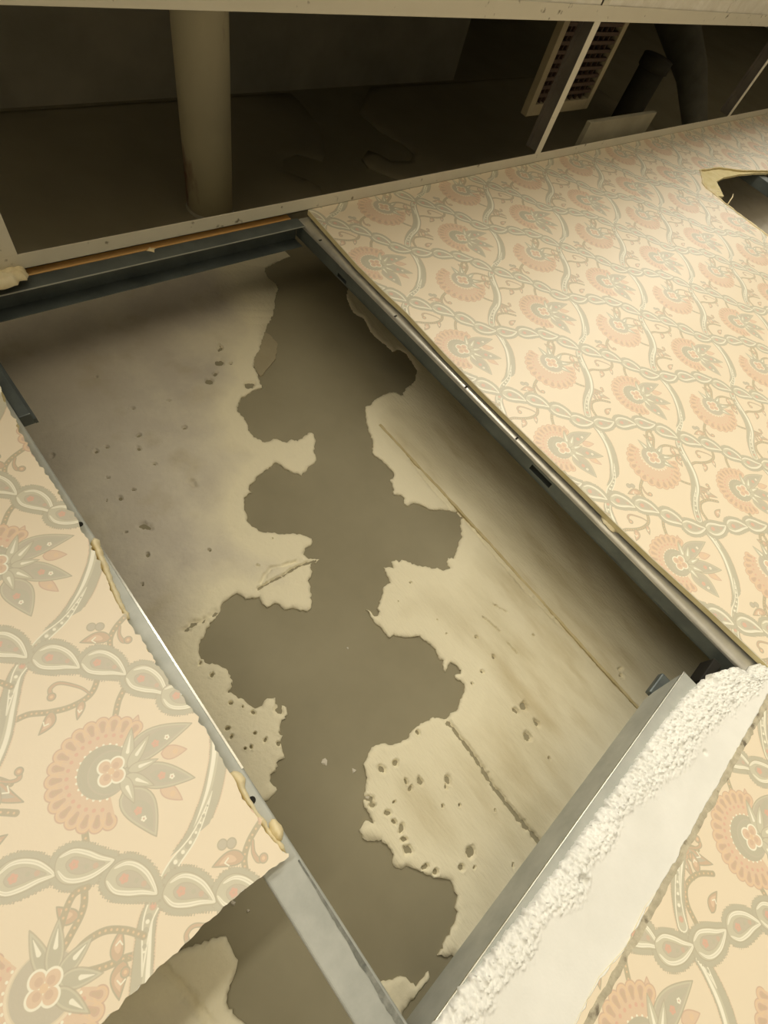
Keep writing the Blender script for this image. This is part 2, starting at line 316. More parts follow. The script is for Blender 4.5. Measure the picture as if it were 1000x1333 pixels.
M_CONC = mottled('old_concrete', [(0.25, srgb(129, 122, 98)), (0.75, srgb(147, 140, 115))], 5, rough=0.8, bump=0.15, bscale=60)
M_PLASTER = mottled('grey_plaster', [(0.25, srgb(184, 176, 160)), (0.5, srgb(194, 187, 171)), (0.8, srgb(200, 194, 180))], 9, rough=0.9, bump=0.6, bscale=160, bdist=0.0016, second=(20, 0.55, 0.80, srgb(180, 170, 146)), edge=srgb(222, 214, 185))
M_PLASTER_R = mottled('streaked_plaster', [(0.25, srgb(194, 184, 152)), (0.5, srgb(205, 196, 166)), (0.8, srgb(212, 204, 178))], 9, rough=0.9, bump=0.6, bscale=160, bdist=0.0016, stretch=(2.2, 1, 0.55), second=(13, 0.50, 0.74, srgb(180, 166, 130)), edge=srgb(222, 214, 185))
M_VOID_PLASTER = mottled('shaded_void_plaster', [(0.25, srgb(138, 130, 106)), (0.75, srgb(154, 146, 120))], 5, rough=0.95, bump=0.3, bscale=40)  # plaster above the ceiling, the void's shade put into its darker colour
M_SEAM = mottled('yellowed_joint', [(0.3, srgb(178, 162, 118)), (0.7, srgb(200, 186, 146))], 40, bump=0.3)
M_SMEAR = mottled('thin_plaster_smear', [(0.3, srgb(152, 142, 114)), (0.7, srgb(166, 156, 128))], 14, bump=0.2)
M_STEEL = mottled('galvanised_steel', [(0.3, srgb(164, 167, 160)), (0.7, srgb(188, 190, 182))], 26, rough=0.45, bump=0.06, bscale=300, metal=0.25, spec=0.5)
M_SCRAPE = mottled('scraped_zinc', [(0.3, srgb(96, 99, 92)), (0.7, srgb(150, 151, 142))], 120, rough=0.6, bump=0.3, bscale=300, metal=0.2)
M_FLANGE_LIT = mottled('highlit_steel_flange', [(0.3, srgb(188, 186, 176)), (0.7, srgb(214, 212, 202))], 30, rough=0.3, bump=0.03, bscale=200, metal=0.6, spec=0.5)  # stud steel lightened, so the flange highlight sits in its colour
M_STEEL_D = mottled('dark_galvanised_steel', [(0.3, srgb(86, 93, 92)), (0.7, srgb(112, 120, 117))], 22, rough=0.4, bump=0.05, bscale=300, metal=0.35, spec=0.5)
M_EDGE = mottled('bright_steel_edge', [(0.3, srgb(200, 200, 190)), (0.7, srgb(225, 225, 215))], 30, rough=0.25, bump=0.0, metal=1.0, spec=0.5)
M_GYP = mottled('white_gypsum', [(0.3, srgb(226, 225, 216)), (0.7, srgb(236, 235, 227))], 18, rough=0.95, bump=0.25, bscale=400, bdist=0.0006, spec=0.1)
M_CORE = mottled('cut_gypsum_edge', [(0.3, srgb(216, 202, 150)), (0.7, srgb(232, 220, 178))], 40, rough=0.95, bump=0.4, bscale=500, bdist=0.0008, spec=0.1)
M_PAPER = mottled('torn_grey_paper', [(0.3, srgb(168, 160, 138)), (0.7, srgb(205, 197, 172))], 90, rough=0.95, bump=0.6, bscale=500, bdist=0.001, spec=0.1, second=(55, 0.58, 0.66, srgb(120, 112, 96)))
M_PUTTY = mottled('hardened_cream_putty', [(0.3, srgb(226, 208, 160)), (0.7, srgb(240, 230, 196))], 60, rough=0.6, bump=0.3, bscale=300, spec=0.4)
M_TEE = mottled('cream_painted_metal', [(0.3, srgb(216, 210, 190)), (0.7, srgb(222, 216, 197))], 12, rough=0.5, bump=0.0, spec=0.4, second=(60, 0.66, 0.74, srgb(120, 110, 84)))
M_WEB = mottled('dark_tee_metal', [(0.3, srgb(104, 98, 88)), (0.7, srgb(122, 116, 106))], 20, rough=0.5, bump=0.0, spec=0.4, metal=0.3)  # grey-brown, darker than the flange paint
M_WOOD = mottled('pine_batten', [(0.2, srgb(190, 138, 70)), (0.5, srgb(220, 172, 104)), (0.8, srgb(232, 192, 128))], 20, rough=0.7, bump=0.2, bscale=80, stretch=(0.12, 1, 3))
M_TILE = mottled('mineral_ceiling_tile', [(0.3, srgb(222, 216, 200)), (0.7, srgb(240, 236, 224))], 30, rough=0.95, bump=0.7, bscale=70, bdist=0.003, spec=0.1)
M_PIPE = mottled('painted_pipe', [(0.3, srgb(200, 192, 160)), (0.7, srgb(214, 206, 176))], 6, rough=0.6, bump=0.15, bscale=50, second=(14, 0.6, 0.68, srgb(140, 104, 84)), stretch=(1, 0.35, 1))
M_SOFFIT = mottled('slab_concrete', [(0.3, srgb(146, 142, 124)), (0.7, srgb(174, 168, 148))], 5, rough=0.9, bump=0.3, bscale=30)
M_DARK = mottled('flat_black', [(0.3, srgb(22, 20, 16)), (0.7, srgb(34, 32, 26))], 30, rough=0.7, bump=0.0)  # plain black for small parts, and for shade in the channel gap
M_GRILLE = mottled('cream_grille_paint', [(0.3, srgb(150, 139, 110)), (0.7, srgb(165, 153, 123))], 20, rough=0.6, bump=0.0)
M_SLAT = mottled('brown_grille_slat', [(0.3, srgb(66, 50, 40)), (0.7, srgb(84, 66, 52))], 20, rough=0.7, bump=0.0)
M_ROOM = mottled('room_paint', [(0.3, srgb(230, 224, 211)), (0.7, srgb(235, 229, 216))], 3, rough=0.9, bump=0.0)
M_FLOOR = mottled('room_floor', [(0.3, srgb(96, 93, 86)), (0.7, srgb(106, 103, 96))], 3, rough=0.7, bump=0.0)
M_OFFCUT = mottled('offcut_board', [(0.3, srgb(138, 132, 112)), (0.7, srgb(156, 150, 128))], 10, rough=0.95, bump=0.2)  # muted grey-beige board
M_STUB = mottled('dark_pipe', [(0.3, srgb(70, 67, 56)), (0.7, srgb(86, 82, 70))], 10, rough=0.8, bump=0.1)
M_DUCT = mottled('duct_wrap', [(0.3, srgb(92, 90, 78)), (0.7, srgb(112, 109, 96))], 20, rough=0.8, bump=0.3, bscale=60)

# ------------------------------------------------------------------ wallpaper print (one repeat, drawn shape by shape)
PX, PZ, TN = 225.0, 227.0, 960
ORG = (-75.0, 85.0)
class Tile:
    def __init__(self, base):
        self.a = np.empty((TN, TN, 3), np.float32); self.a[:] = base
        self.sx = PX / TN; self.sz = PZ / TN
    def win(self, x0, x1, z0, z1):
        ix = np.arange(math.floor(x0 / self.sx), math.ceil(x1 / self.sx) + 1)
        iz = np.arange(math.floor(z0 / self.sz), math.ceil(z1 / self.sz) + 1)
        X, Z = np.meshgrid(ix * self.sx, iz * self.sz)
        return ix % TN, iz % TN, X, Z
    def put(self, w, sd, col, al=1.0, soft=0.3):
        k = np.clip(0.5 - sd / soft, 0, 1)[..., None] * al
        g = np.ix_(w[1], w[0])
        self.a[g] = self.a[g] * (1 - k) + np.array(col, np.float32) * k
    def poly(self, pts, col, grow=0.0, al=1.0, wob=0.0):
        P = np.array(pts)
        q = 2 + max(grow, 0)
        w = self.win(P[:, 0].min() - q, P[:, 0].max() + q, P[:, 1].min() - q, P[:, 1].max() + q)
        d = poly_dist(pts, w[2], w[3]); d = np.where(pip(pts, w[2], w[3]), -d, d)
        if wob: d = d + wob * np.sin(w[2] * 2.1) * np.sin(w[3] * 2.1)
        self.put(w, d - grow, col, al)
    def line(self, pts, width, col, al=1.0, wob=0.0):
        P = np.array(pts)
        ws = width if isinstance(width, (list, tuple)) else [width] * len(pts)
        q = max(ws) + 2
        w = self.win(P[:, 0].min() - q, P[:, 0].max() + q, P[:, 1].min() - q, P[:, 1].max() + q)
        d = np.full(w[2].shape, 1e9)
        for i in range(len(pts) - 1):
            x0, z0 = pts[i]; x1, z1 = pts[i + 1]
            dx, dz = x1 - x0, z1 - z0; L = dx * dx + dz * dz + 1e-9
            t = np.clip(((w[2] - x0) * dx + (w[3] - z0) * dz) / L, 0, 1)
            dd = np.hypot(w[2] - x0 - t * dx, w[3] - z0 - t * dz) - (ws[i] * (1 - t) + ws[i + 1] * t) / 2
            d = np.minimum(d, dd)
        if wob: d = d + wob * np.sin(w[2] * 2.3) * np.sin(w[3] * 2.3)
        self.put(w, d, col, al)
    def dot(self, c, r, col, al=1.0, rz=None):
        rz = rz or r
        w = self.win(c[0] - r - 1, c[0] + r + 1, c[1] - rz - 1, c[1] + rz + 1)
        d = (np.sqrt(((w[2] - c[0]) / r) ** 2 + ((w[3] - c[1]) / rz) ** 2) - 1) * min(r, rz)
        self.put(w, d, col, al)

def catmull(pts, n=8, closed=False):
    out = []
    N = len(pts)
    rng = range(N) if closed else range(N - 1)
    for i in rng:
        g = lambda k: pts[k % N] if closed else pts[min(max(k, 0), N - 1)]
        p0, p1, p2, p3 = g(i - 1), g(i), g(i + 1), g(i + 2)
        for j in range(n):
            t = j / n
            out.append(tuple(0.5 * ((2 * p1[c]) + (-p0[c] + p2[c]) * t + (2 * p0[c] - 5 * p1[c] + 4 * p2[c] - p3[c]) * t * t + (-p0[c] + 3 * p1[c] - 3 * p2[c] + p3[c]) * t ** 3) for c in (0, 1)))
    if not closed: out.append(tuple(pts[-1]))
    return out

C_CREAM = (0.928, 0.874, 0.768); C_BAND = (0.690, 0.690, 0.610); C_BAND2 = (0.765, 0.760, 0.675); C_WHITE = (0.965, 0.950, 0.870)
C_PINK = (0.872, 0.752, 0.640); C_PINK2 = (0.795, 0.655, 0.565); C_ROSE = (0.855, 0.630, 0.550); C_LEAF = (0.715, 0.695, 0.625); C_OUT = (0.650, 0.630, 0.540)
C_STEM = (0.668, 0.632, 0.512); C_BUD = (0.768, 0.655, 0.545); C_PALE = (0.905, 0.800, 0.665)

_ink = lambda c, k=0.34: tuple(a * (1 - k) + b * k for a, b in zip(c, (0.928, 0.874, 0.768)))
C_BAND, C_BAND2, C_PINK, C_PINK2, C_ROSE, C_LEAF, C_OUT, C_STEM, C_BUD = [_ink(c) for c in (C_BAND, C_BAND2, C_PINK, C_PINK2, C_ROSE, C_LEAF, C_OUT, C_STEM, C_BUD)]

def leaf_shape(base, tip, width, bend=0.0, n=12):
    bx, bz = base; tx, tz = tip
    dx, dz = tx - bx, tz - bz; L = math.hypot(dx, dz); ux, uz = dx / L, dz / L; nx, nz = -uz, ux
    up = []; dn = []
    for i in range(n + 1):
        t = i / n
        w = width * 0.5 * (math.sin(math.pi * t ** 0.75) ** 0.85) * (1 - 0.25 * t)
        b = bend * math.sin(math.pi * t)
        up.append((bx + dx * t + nx * (b + w), bz + dz * t + nz * (b + w)))
        dn.append((bx + dx * t + nx * (b - w), bz + dz * t + nz * (b - w)))
    return up + dn[::-1][1:-1]

def draw_leaf(T, base, tip, width, bend=0.0, floret=0.62):
    s = leaf_shape(base, tip, width, bend)
    T.poly(s, C_OUT, 0.5); T.poly(s, C_BAND2, -0.35); T.poly(s, C_LEAF, -1.7)
    s2 = leaf_shape((base[0] * .75 + tip[0] * .25, base[1] * .75 + tip[1] * .25), (base[0] * .12 + tip[0] * .88, base[1] * .12 + tip[1] * .88), width * 0.5, bend)
    T.poly(s2, C_BAND, 0, 0.8)
    c = (base[0] + (tip[0] - base[0]) * floret, base[1] + (tip[1] - base[1]) * floret)
    d = (base[0] + (tip[0] - base[0]) * (floret - 0.17), base[1] + (tip[1] - base[1]) * (floret - 0.17))
    for k in range(5):
        a = k * 1.2566
        T.dot((d[0] + 1.9 * math.cos(a), d[1] + 1.9 * math.sin(a)), 1.35, C_ROSE, 0.9)
    for k in range(5):
        a = k * 1.2566 + .5
        T.dot((c[0] + 1.3 * math.cos(a), c[1] + 1.3 * math.sin(a)), 0.95, C_WHITE)
    T.dot(c, .7, C_PINK2); T.dot(d, .8, C_PINK2)

def draw_stem(T, pts, w=4.2):
    s = catmull(pts, 8)
    T.line(s, w + 0.9, C_OUT); T.line(s, w - 0.6, C_STEM)
    acc = 0.0
    for i in range(1, len(s)):
        acc += math.hypot(s[i][0] - s[i - 1][0], s[i][1] - s[i - 1][1])
        if acc > 3.4:
            acc = 0.0
            T.dot(s[i], 0.85, C_PALE, 0.85)

def draw_bud(T, base, tip, width, bend=0.0, pink=True):
    s = leaf_shape(base, tip, width, bend)
    T.poly(s, C_OUT, 0.5); T.poly(s, C_BUD, -0.5)
    c = lambda t: (base[0] + (tip[0] - base[0]) * t, base[1] + (tip[1] - base[1]) * t)
    s2 = leaf_shape(c(.25), c(.8), width * 0.5, bend)
    T.poly(s2, C_PINK if pink else C_LEAF)
    nx, nz = -(tip[1] - base[1]), (tip[0] - base[0]); L = math.hypot(nx, nz); nx /= L; nz /= L
    a, b, d = c(.5), c(.62), c(.5)
    T.line([(a[0] + nx * width * .22, a[1] + nz * width * .22), b, (d[0] - nx * width * .22, d[1] - nz * width * .22)], 1.0, C_WHITE)

def draw_curl(T, pts, w0=3.6, r=3.2, col=C_BUD):
    s = catmull(pts, 8)
    n = len(s)
    T.line(s, [w0 * (0.35 + 0.65 * i / n) + 0.9 for i in range(n)], C_OUT); T.line(s, [max(w0 * (0.35 + 0.65 * i / n) - 0.5, 0.5) for i in range(n)], col)
    T.dot(s[-1], r + .5, C_OUT); T.dot(s[-1], r - .5, col); T.dot(s[-1], r * .4, C_PALE)

def quatrefoil(T, c, r, rot=0.4):
    for k in range(4):
        a = rot + k * math.pi / 2
        p = (c[0] + r * .62 * math.cos(a), c[1] + r * .62 * math.sin(a))
        T.dot(p, r * .58, C_WHITE)
    for k in range(4):
        a = rot + k * math.pi / 2
        p = (c[0] + r * .62 * math.cos(a), c[1] + r * .62 * math.sin(a))
        T.dot(p, r * .44, C_PINK); T.dot((c[0] + r * .5 * math.cos(a), c[1] + r * .5 * math.sin(a)), r * .24, C_PINK2, .7)
    T.dot(c, r * .24, C_PALE)

def rosette(T, c, rfun, a0, a1, n, inner):
    """scalloped pink ruff between angles a0..a1 around c, each scallop a petal with its own eye"""
    for k in range(n):
        a = a0 + (a1 - a0) * (k + .5) / n
        r = rfun(a)
        w = abs(a1 - a0) / n * r * 0.5
        p = (c[0] + (r - w * .8) * math.cos(a), c[1] + (r - w * .8) * math.sin(a))
        T.dot(p, w * 1.16, C_PINK2)
    fan = [(c[0] + (rfun(a0 + (a1 - a0) * i / 40) - 3.5) * math.cos(a0 + (a1 - a0) * i / 40), c[1] + (rfun(a0 + (a1 - a0) * i / 40) - 3.5) * math.sin(a0 + (a1 - a0) * i / 40)) for i in range(41)]
    fin = [(c[0] + inner * math.cos(a0 + (a1 - a0) * i / 40), c[1] + inner * math.sin(a0 + (a1 - a0) * i / 40)) for i in range(41)]
    T.poly(fan + fin[::-1], C_PINK)
    for k in range(n):
        a = a0 + (a1 - a0) * (k + .5) / n
        r = rfun(a)
        w = abs(a1 - a0) / n * r * 0.5
        ca, sa = math.cos(a), math.sin(a)
        q = (c[0] + (r - w * .8) * ca, c[1] + (r - w * .8) * sa)
        T.dot(q, w * .98, C_PALE); T.dot(q, w * .74, C_PINK)
        T.line([(c[0] + (r - 4.5) * ca, c[1] + (r - 4.5) * sa), (c[0] + (r - 10) * ca, c[1] + (r - 10) * sa)], [w * 1.05, w * .6], C_PINK2)
        T.line([(c[0] + (r - 5.2) * ca, c[1] + (r - 5.2) * sa), (c[0] + (r - 9) * ca, c[1] + (r - 9) * sa)], [w * .6, w * .3], C_BUD)
        am = a0 + (a1 - a0) * k / n
        T.line([(c[0] + (rfun(am) - 4) * math.cos(am), c[1] + (rfun(am) - 4) * math.sin(am)), (c[0] + (rfun(am) - 12) * math.cos(am), c[1] + (rfun(am) - 12) * math.sin(am))], .7, C_PALE)
    for k in range(int(n * 1.1)):
        a = a0 + (a1 - a0) * (k + .5) / (n * 1.1)
        r = rfun(a) - 14.5
        if r > inner + 1: T.dot((c[0] + r * math.cos(a), c[1] + r * math.sin(a)), 1.5, C_ROSE, .8)
    for k in range(n):
        a = a0 + (a1 - a0) * (k + .5) / n
        T.dot((c[0] + (inner + 1.5) * math.cos(a), c[1] + (inner + 1.5) * math.sin(a)), 1.7, C_PINK)
        T.dot((c[0] + (inner + 1.0) * math.cos(a), c[1] + (inner + 1.0) * math.sin(a)), 1.0, C_WHITE)

def draw_print():
    T = Tile(C_CREAM)
    # stems, curls and buds under the big bands
    draw_stem(T, [(33, 92), (28, 78), (17, 68), (1, 68), (-14, 74), (-27, 82), (-36, 84)])
    draw_curl(T, [(17, 69), (13, 79), (2, 92), (-6, 92), (-8, 85)])
    draw_bud(T, (10, 67), (0, 55), 7)
    draw_bud(T, (-12, 73), (-28, 62), 10, 2)
    draw_stem(T, [(42, 56), (33, 49), (25, 39)])
    draw_stem(T, [(47, 92), (52, 104), (62, 112), (78, 118)])
    draw_curl(T, [(64, 110), (60, 103), (60, 96), (64, 94)], 5, 3.4)
    draw_bud(T, (53, 105), (30, 116), 12, -2)
    T.dot((44, 124), 4.2, C_OUT); T.dot((44, 124), 3.3, C_LEAF); T.dot((50, 120), 4.2, C_OUT); T.dot((50, 120), 3.3, C_LEAF)
    draw_stem(T, [(-31, -26), (-34, -36), (-35, -44)])
    draw_stem(T, [(-44, -52), (-52, -70), (-66, -80), (-82, -88), (-92, -92)])
    draw_bud(T, (-58, -74), (-66, -58), 11, 2)
    draw_stem(T, [(-31, -126), (-44, -118), (-58, -112), (-72, -104), (-84, -98)])
    draw_bud(T, (-50, -116), (-38, -100), 10, 1)
    draw_bud(T, (-46, -118), (-58, -136), 12, -2)
    draw_curl(T, [(-42, -118), (-38, -124), (-44, -128), (-48, -125)], 4, 3)
    draw_stem(T, [(-93, 92), (-84, 72), (-66, 52), (-58, 40)], 3.6)
    draw_bud(T, (-70, 56), (-56, 22), 13, -3, False)
    draw_bud(T, (-78, 60), (-84, 30), 9, 2, False)
    draw_curl(T, [(-66, 50), (-58, 42), (-52, 40), (-50, 45)], 4, 3)
    draw_stem(T, [(112, 12), (118, 26), (130, 34), (148, 30), (162, 18)])
    draw_curl(T, [(128, 34), (138, 44), (150, 46), (156, 42)], 4, 3.4)
    draw_bud(T, (150, 30), (160, 44), 9)
    draw_bud(T, (132, 4), (152, 8), 10, 2)
    # vine: broad grey band, white highlight, laced insert near each crossing
    vine = catmull([(-10, -100), (8, -90), (28, -84), (45, -74), (62, -60), (80, -38), (90, -14), (93, 6), (96, 16), (108, 30), (128, 44), (152, 56), (172, 74), (188, 98), (202, 118), (215, 127)], 8)
    n = len(vine)
    wd = [9.5 + 5.0 * math.sin(math.pi * ((i / n * 2) % 1.0)) for i in range(n)]
    T.line(vine, [w + 3.2 for w in wd], C_PINK, .55)
    T.line(vine, [w + 1.6 for w in wd], C_OUT, .9, wob=.4)
    T.line(vine, wd, C_BAND)
    off = lambda i, k: (vine[i][0] + k * -(vine[min(i + 1, n - 1)][1] - vine[max(i - 1, 0)][1]) / (1e-6 + math.hypot(vine[min(i + 1, n - 1)][0] - vine[max(i - 1, 0)][0], vine[min(i + 1, n - 1)][1] - vine[max(i - 1, 0)][1])),
                        vine[i][1] + k * (vine[min(i + 1, n - 1)][0] - vine[max(i - 1, 0)][0]) / (1e-6 + math.hypot(vine[min(i + 1, n - 1)][0] - vine[max(i - 1, 0)][0], vine[min(i + 1, n - 1)][1] - vine[max(i - 1, 0)][1])))
    for s0, s1, side in ((int(.16 * n), int(.49 * n), 1), (int(.62 * n), int(.96 * n), -1)):
        T.line([off(i, side * wd[i] * .22) for i in range(s0, s1)], [5.6 * math.sin(math.pi * (i - s0) / (s1 - s0)) + .4 for i in range(s0, s1)], C_BAND2)
        T.line([off(i, side * wd[i] * .28) for i in range(s0, s1)], [3.3 * math.sin(math.pi * (i - s0) / (s1 - s0)) + .2 for i in range(s0, s1)], C_WHITE)
    for s0, s1 in ((3, int(.26 * n)), (int(.555 * n), int(.74 * n)), (int(.49 * n), int(.36 * n)), (n - 3, int(.84 * n))):
        st = 1 if s1 > s0 else -1
        ii = list(range(s0, s1, st))
        ww = [10.0 * (1 - (k / len(ii)) ** 1.2) + .3 for k in range(len(ii))]
        T.line([vine[i] for i in ii], ww, C_WHITE); T.line([vine[i] for i in ii], [max(w - 2.2, .2) for w in ww], C_BAND2)
        T.dot(vine[ii[2]], 2.6, C_PINK2); T.dot(vine[ii[2]], 1.3, C_ROSE)
        for k in range(5, len(ii) - 3, 3):
            T.dot(vine[ii[k]], max(ww[k] * .34, .5), C_BAND); T.dot(off(ii[k + 1], 0), max(ww[k] * .18, .4), C_WHITE)
    # braid of paisley links
    C = [(9, 113), (38, 85), (60, 49), (78, 18), (112, -6), (150, -25), (184, -46), (206, -79), (234, -114), (263, -142)]
    path = catmull([(-19, 148)] + C, 8)
    T.line(path, 15, C_OUT, .9, wob=.7); T.line(path, 13.6, C_BAND, 1, wob=.7)
    links = []
    for i in range(8):
        c = C[i]; a = C[i - 1] if i else (-19, 148); b = C[i + 1]
        tx, tz = b[0] - a[0], b[1] - a[1]; L = math.hypot(tx, tz); tx /= L; tz /= L
        nx, nz = -tz, tx
        f = 1 if i in (0, 1, 2, 5, 7) else -1
        h = 20.5
        prof = [(-1.0, -.1), (-.88, .34), (-.55, .58), (-.1, .60), (.4, .44), (.8, .14), (1.06, -.22), (.55, -.36), (0, -.50), (-.5, -.52), (-.86, -.36)]
        links.append((c, tx, tz, nx * f, nz * f, h, prof))
    sh = lambda l, pr: [(l[0][0] + l[1] * p[0] * l[5] + l[3] * p[1] * l[5], l[0][1] + l[2] * p[0] * l[5] + l[4] * p[1] * l[5]) for p in pr]
    for l in links:
        s = catmull(sh(l, l[6]), 5, True)
        T.poly(s, C_OUT, 4.6, .9, .9); T.poly(s, C_BAND, 3.9, 1, .9)
    for l in links:
        s = catmull(sh(l, l[6]), 5, True)
        T.poly(s, C_OUT, 0.2); T.poly(s, C_BAND2, -.5)
        up = catmull(sh(l, [(-.82, .22), (-.5, .45), (-.1, .48), (.38, .33), (.8, .02), (1.0, -.2)]), 5)
        dn = catmull(sh(l, [(-.9, -.2), (-.5, -.42), (0, -.38), (.5, -.25), (1.0, -.2)]), 5)
        for q in (up, dn):
            m = len(q)
            T.line(q, [3.0 * math.sin(math.pi * (k + .6) / (m + .2)) ** .5 for k in range(m)], C_WHITE)
            T.line(q, [0.9 * math.sin(math.pi * (k + .6) / (m + .2)) ** .5 for k in range(m)], C_BAND2, .5)
        s3 = catmull(sh(l, [(-.62, 0), (-.4, .24), (0, .27), (.4, .1), (.72, -.1), (.3, -.14), (-.1, -.22), (-.45, -.22)]), 5, True)
        T.poly(s3, C_OUT, .4, .7); T.poly(s3, C_LEAF, -.2)
        p = sh(l, [(-.34, 0), (.12, .04), (.42, 0)])
        for k in range(5):
            a = k * 1.2566
            T.dot((p[0][0] + 2 * math.cos(a), p[0][1] + 2 * math.sin(a)), 1.5, C_ROSE, .9)
        T.dot(p[0], 1.0, C_PINK2); T.dot(p[1], 1.7, C_BAND); T.dot(p[2], 2.0, C_PINK2, .7)
    # big flower with three leaves
    c = (-1, 4)
    ax = math.atan2(-.65, .76)
    for base, tip, w in (((24, 14), (40, 28), 12), ((40, -12), (58, -22), 12), ((28, -34), (36, -54), 11)):
        s = leaf_shape(base, tip, w); T.poly(s, C_PINK2, .5); T.poly(s, C_PINK, -.4); T.dot((base[0] * .45 + tip[0] * .55, base[1] * .45 + tip[1] * .55), 2.2, C_PALE)
    rosette(T, c, lambda a: 42.5, ax + 1.02, ax + 2 * math.pi - 1.10, 17, 20)
    T.dot(c, 20.5, C_BAND); T.dot(c, 20.5, C_OUT, .25)
    draw_leaf(T, (14, 2), (72, -6), 25, 3); draw_leaf(T, (4, -18), (8, -64), 26, 3); draw_leaf(T, (16, -12), (52, -46), 22, 0)
    T.dot((c[0] + 3, c[1] - 3), 17, C_LEAF); T.dot((c[0] + 3, c[1] - 3), 15.8, C_BAND)
    for base, tip, w in (((12, -4), (31, 22), 11), ((14, -5), (40, 8), 10), ((13, -7), (36, -14), 9), ((10, -9), (24, -30), 10), ((8, -8), (6, -32), 10)):
        s = leaf_shape(base, tip, w); T.poly(s, C_OUT, .4, .8); T.poly(s, C_BAND2, -.4)
        T.line([(base[0] * .6 + tip[0] * .4, base[1] * .6 + tip[1] * .4), (base[0] * .2 + tip[0] * .8, base[1] * .2 + tip[1] * .8)], [2.8, .4], C_WHITE)
    quatrefoil(T, (3, 1), 10.5)
    # crescent flower with a sprig
    c = (134, 131)
    def rc(a):
        d = abs((a - math.radians(212) + math.pi) % (2 * math.pi) - math.pi)
        return 48 + 11 * math.cos(min(d, math.pi / 2)) - 5 * (d / 1.6) ** 2
    rosette(T, c, rc, math.radians(110), math.radians(318), 16, 24)
    T.dot((c[0], c[1]), 22, C_OUT, .3); T.dot((c[0], c[1]), 21, C_LEAF)
    draw_stem(T, [(142, 138), (156, 156), (170, 168), (180, 166), (184, 196 - 12)][:4] , 4)
    draw_stem(T, [(146, 128), (160, 136), (176, 134), (188, 124), (196, 112)], 4)
    for base, tip, w in (((138, 134), (140, 168), 12), ((140, 133), (158, 162), 13), ((142, 130), (170, 136), 12), ((142, 128), (166, 112), 13), ((138, 126), (150, 98), 12)):
        s = leaf_shape(base, tip, w); T.poly(s, C_OUT, .5, .8); T.poly(s, C_BAND2, -.4); T.poly(s, C_BAND, -1.6)
        T.line([(base[0] * .5 + tip[0] * .5, base[1] * .5 + tip[1] * .5), (base[0] * .2 + tip[0] * .8, base[1] * .2 + tip[1] * .8)], [3.2, .4], C_WHITE)
    quatrefoil(T, (134, 131), 11, .2)
    return T.a

def wallpaper_material():
    px = draw_print()
    img = bpy.data.images.new('wallpaper_print', TN, TN)
    buf = np.ones((TN, TN, 4), np.float32); buf[..., :3] = px
    img.pixels.foreach_set(buf.ravel()); img.update(); img.pack()
    m, nt, b = new_mat('floral_wallpaper')
    tc = nd(nt, 'ShaderNodeTexCoord')
    sp = nd(nt, 'ShaderNodeSeparateXYZ'); nt.links.new(tc.outputs['Object'], sp.inputs[0])
    def lin(out, o, p):
        n = nd(nt, 'ShaderNodeMath', operation='SUBTRACT'); nt.links.new(out, n.inputs[0]); n.inputs[1].default_value = o
        k = nd(nt, 'ShaderNodeMath', operation='DIVIDE'); nt.links.new(n.outputs[0], k.inputs[0]); k.inputs[1].default_value = p
        return k.outputs[0]
    cb = nd(nt, 'ShaderNodeCombineXYZ')
    nt.links.new(lin(sp.outputs['X'], ORG[0] / 1000, PX / 1000), cb.inputs[0])
    nt.links.new(lin(sp.outputs['Z'], ORG[1] / 1000 + EYE, PZ / 1000), cb.inputs[1])
    it = nd(nt, 'ShaderNodeTexImage', image=img, extension='REPEAT', interpolation='Cubic')
    nt.links.new(cb.outputs[0], it.inputs['Vector'])
    no = nd(nt, 'ShaderNodeTexNoise'); no.inputs['Scale'].default_value = 6; no.inputs['Detail'].default_value = 6
    nt.links.new(tc.outputs['Object'], no.inputs['Vector'])
    mr = nd(nt, 'ShaderNodeMapRange'); mr.inputs['From Min'].default_value = .3; mr.inputs['From Max'].default_value = .75; mr.inputs['To Min'].default_value = 0; mr.inputs['To Max'].default_value = .12
    nt.links.new(no.outputs['Fac'], mr.inputs['Value'])
    mx = nd(nt, 'ShaderNodeMix', data_type='RGBA', blend_type='MULTIPLY')
    nt.links.new(mr.outputs[0], mx.inputs[0]); nt.links.new(it.outputs['Color'], mx.inputs[6]); mx.inputs[7].default_value = (0.90, 0.83, 0.70, 1)
    nt.links.new(mx.outputs[2], b.inputs['Base Color'])
    b.inputs['Roughness'].default_value = 0.5
    b.inputs['Specular IOR Level'].default_value = 0.8
    b.inputs['Coat Weight'].default_value = 1.0
    b.inputs['Coat Roughness'].default_value = 0.5
    n2 = nd(nt, 'ShaderNodeTexNoise'); n2.inputs['Scale'].default_value = 350; nt.links.new(tc.outputs['Object'], n2.inputs['Vector'])
    bp = nd(nt, 'ShaderNodeBump'); bp.inputs['Strength'].default_value = .12; bp.inputs['Distance'].default_value = .0006
    nt.links.new(n2.outputs['Fac'], bp.inputs['Height']); nt.links.new(bp.outputs[0], b.inputs['Normal'])
    return m
M_WALLPAPER = wallpaper_material()

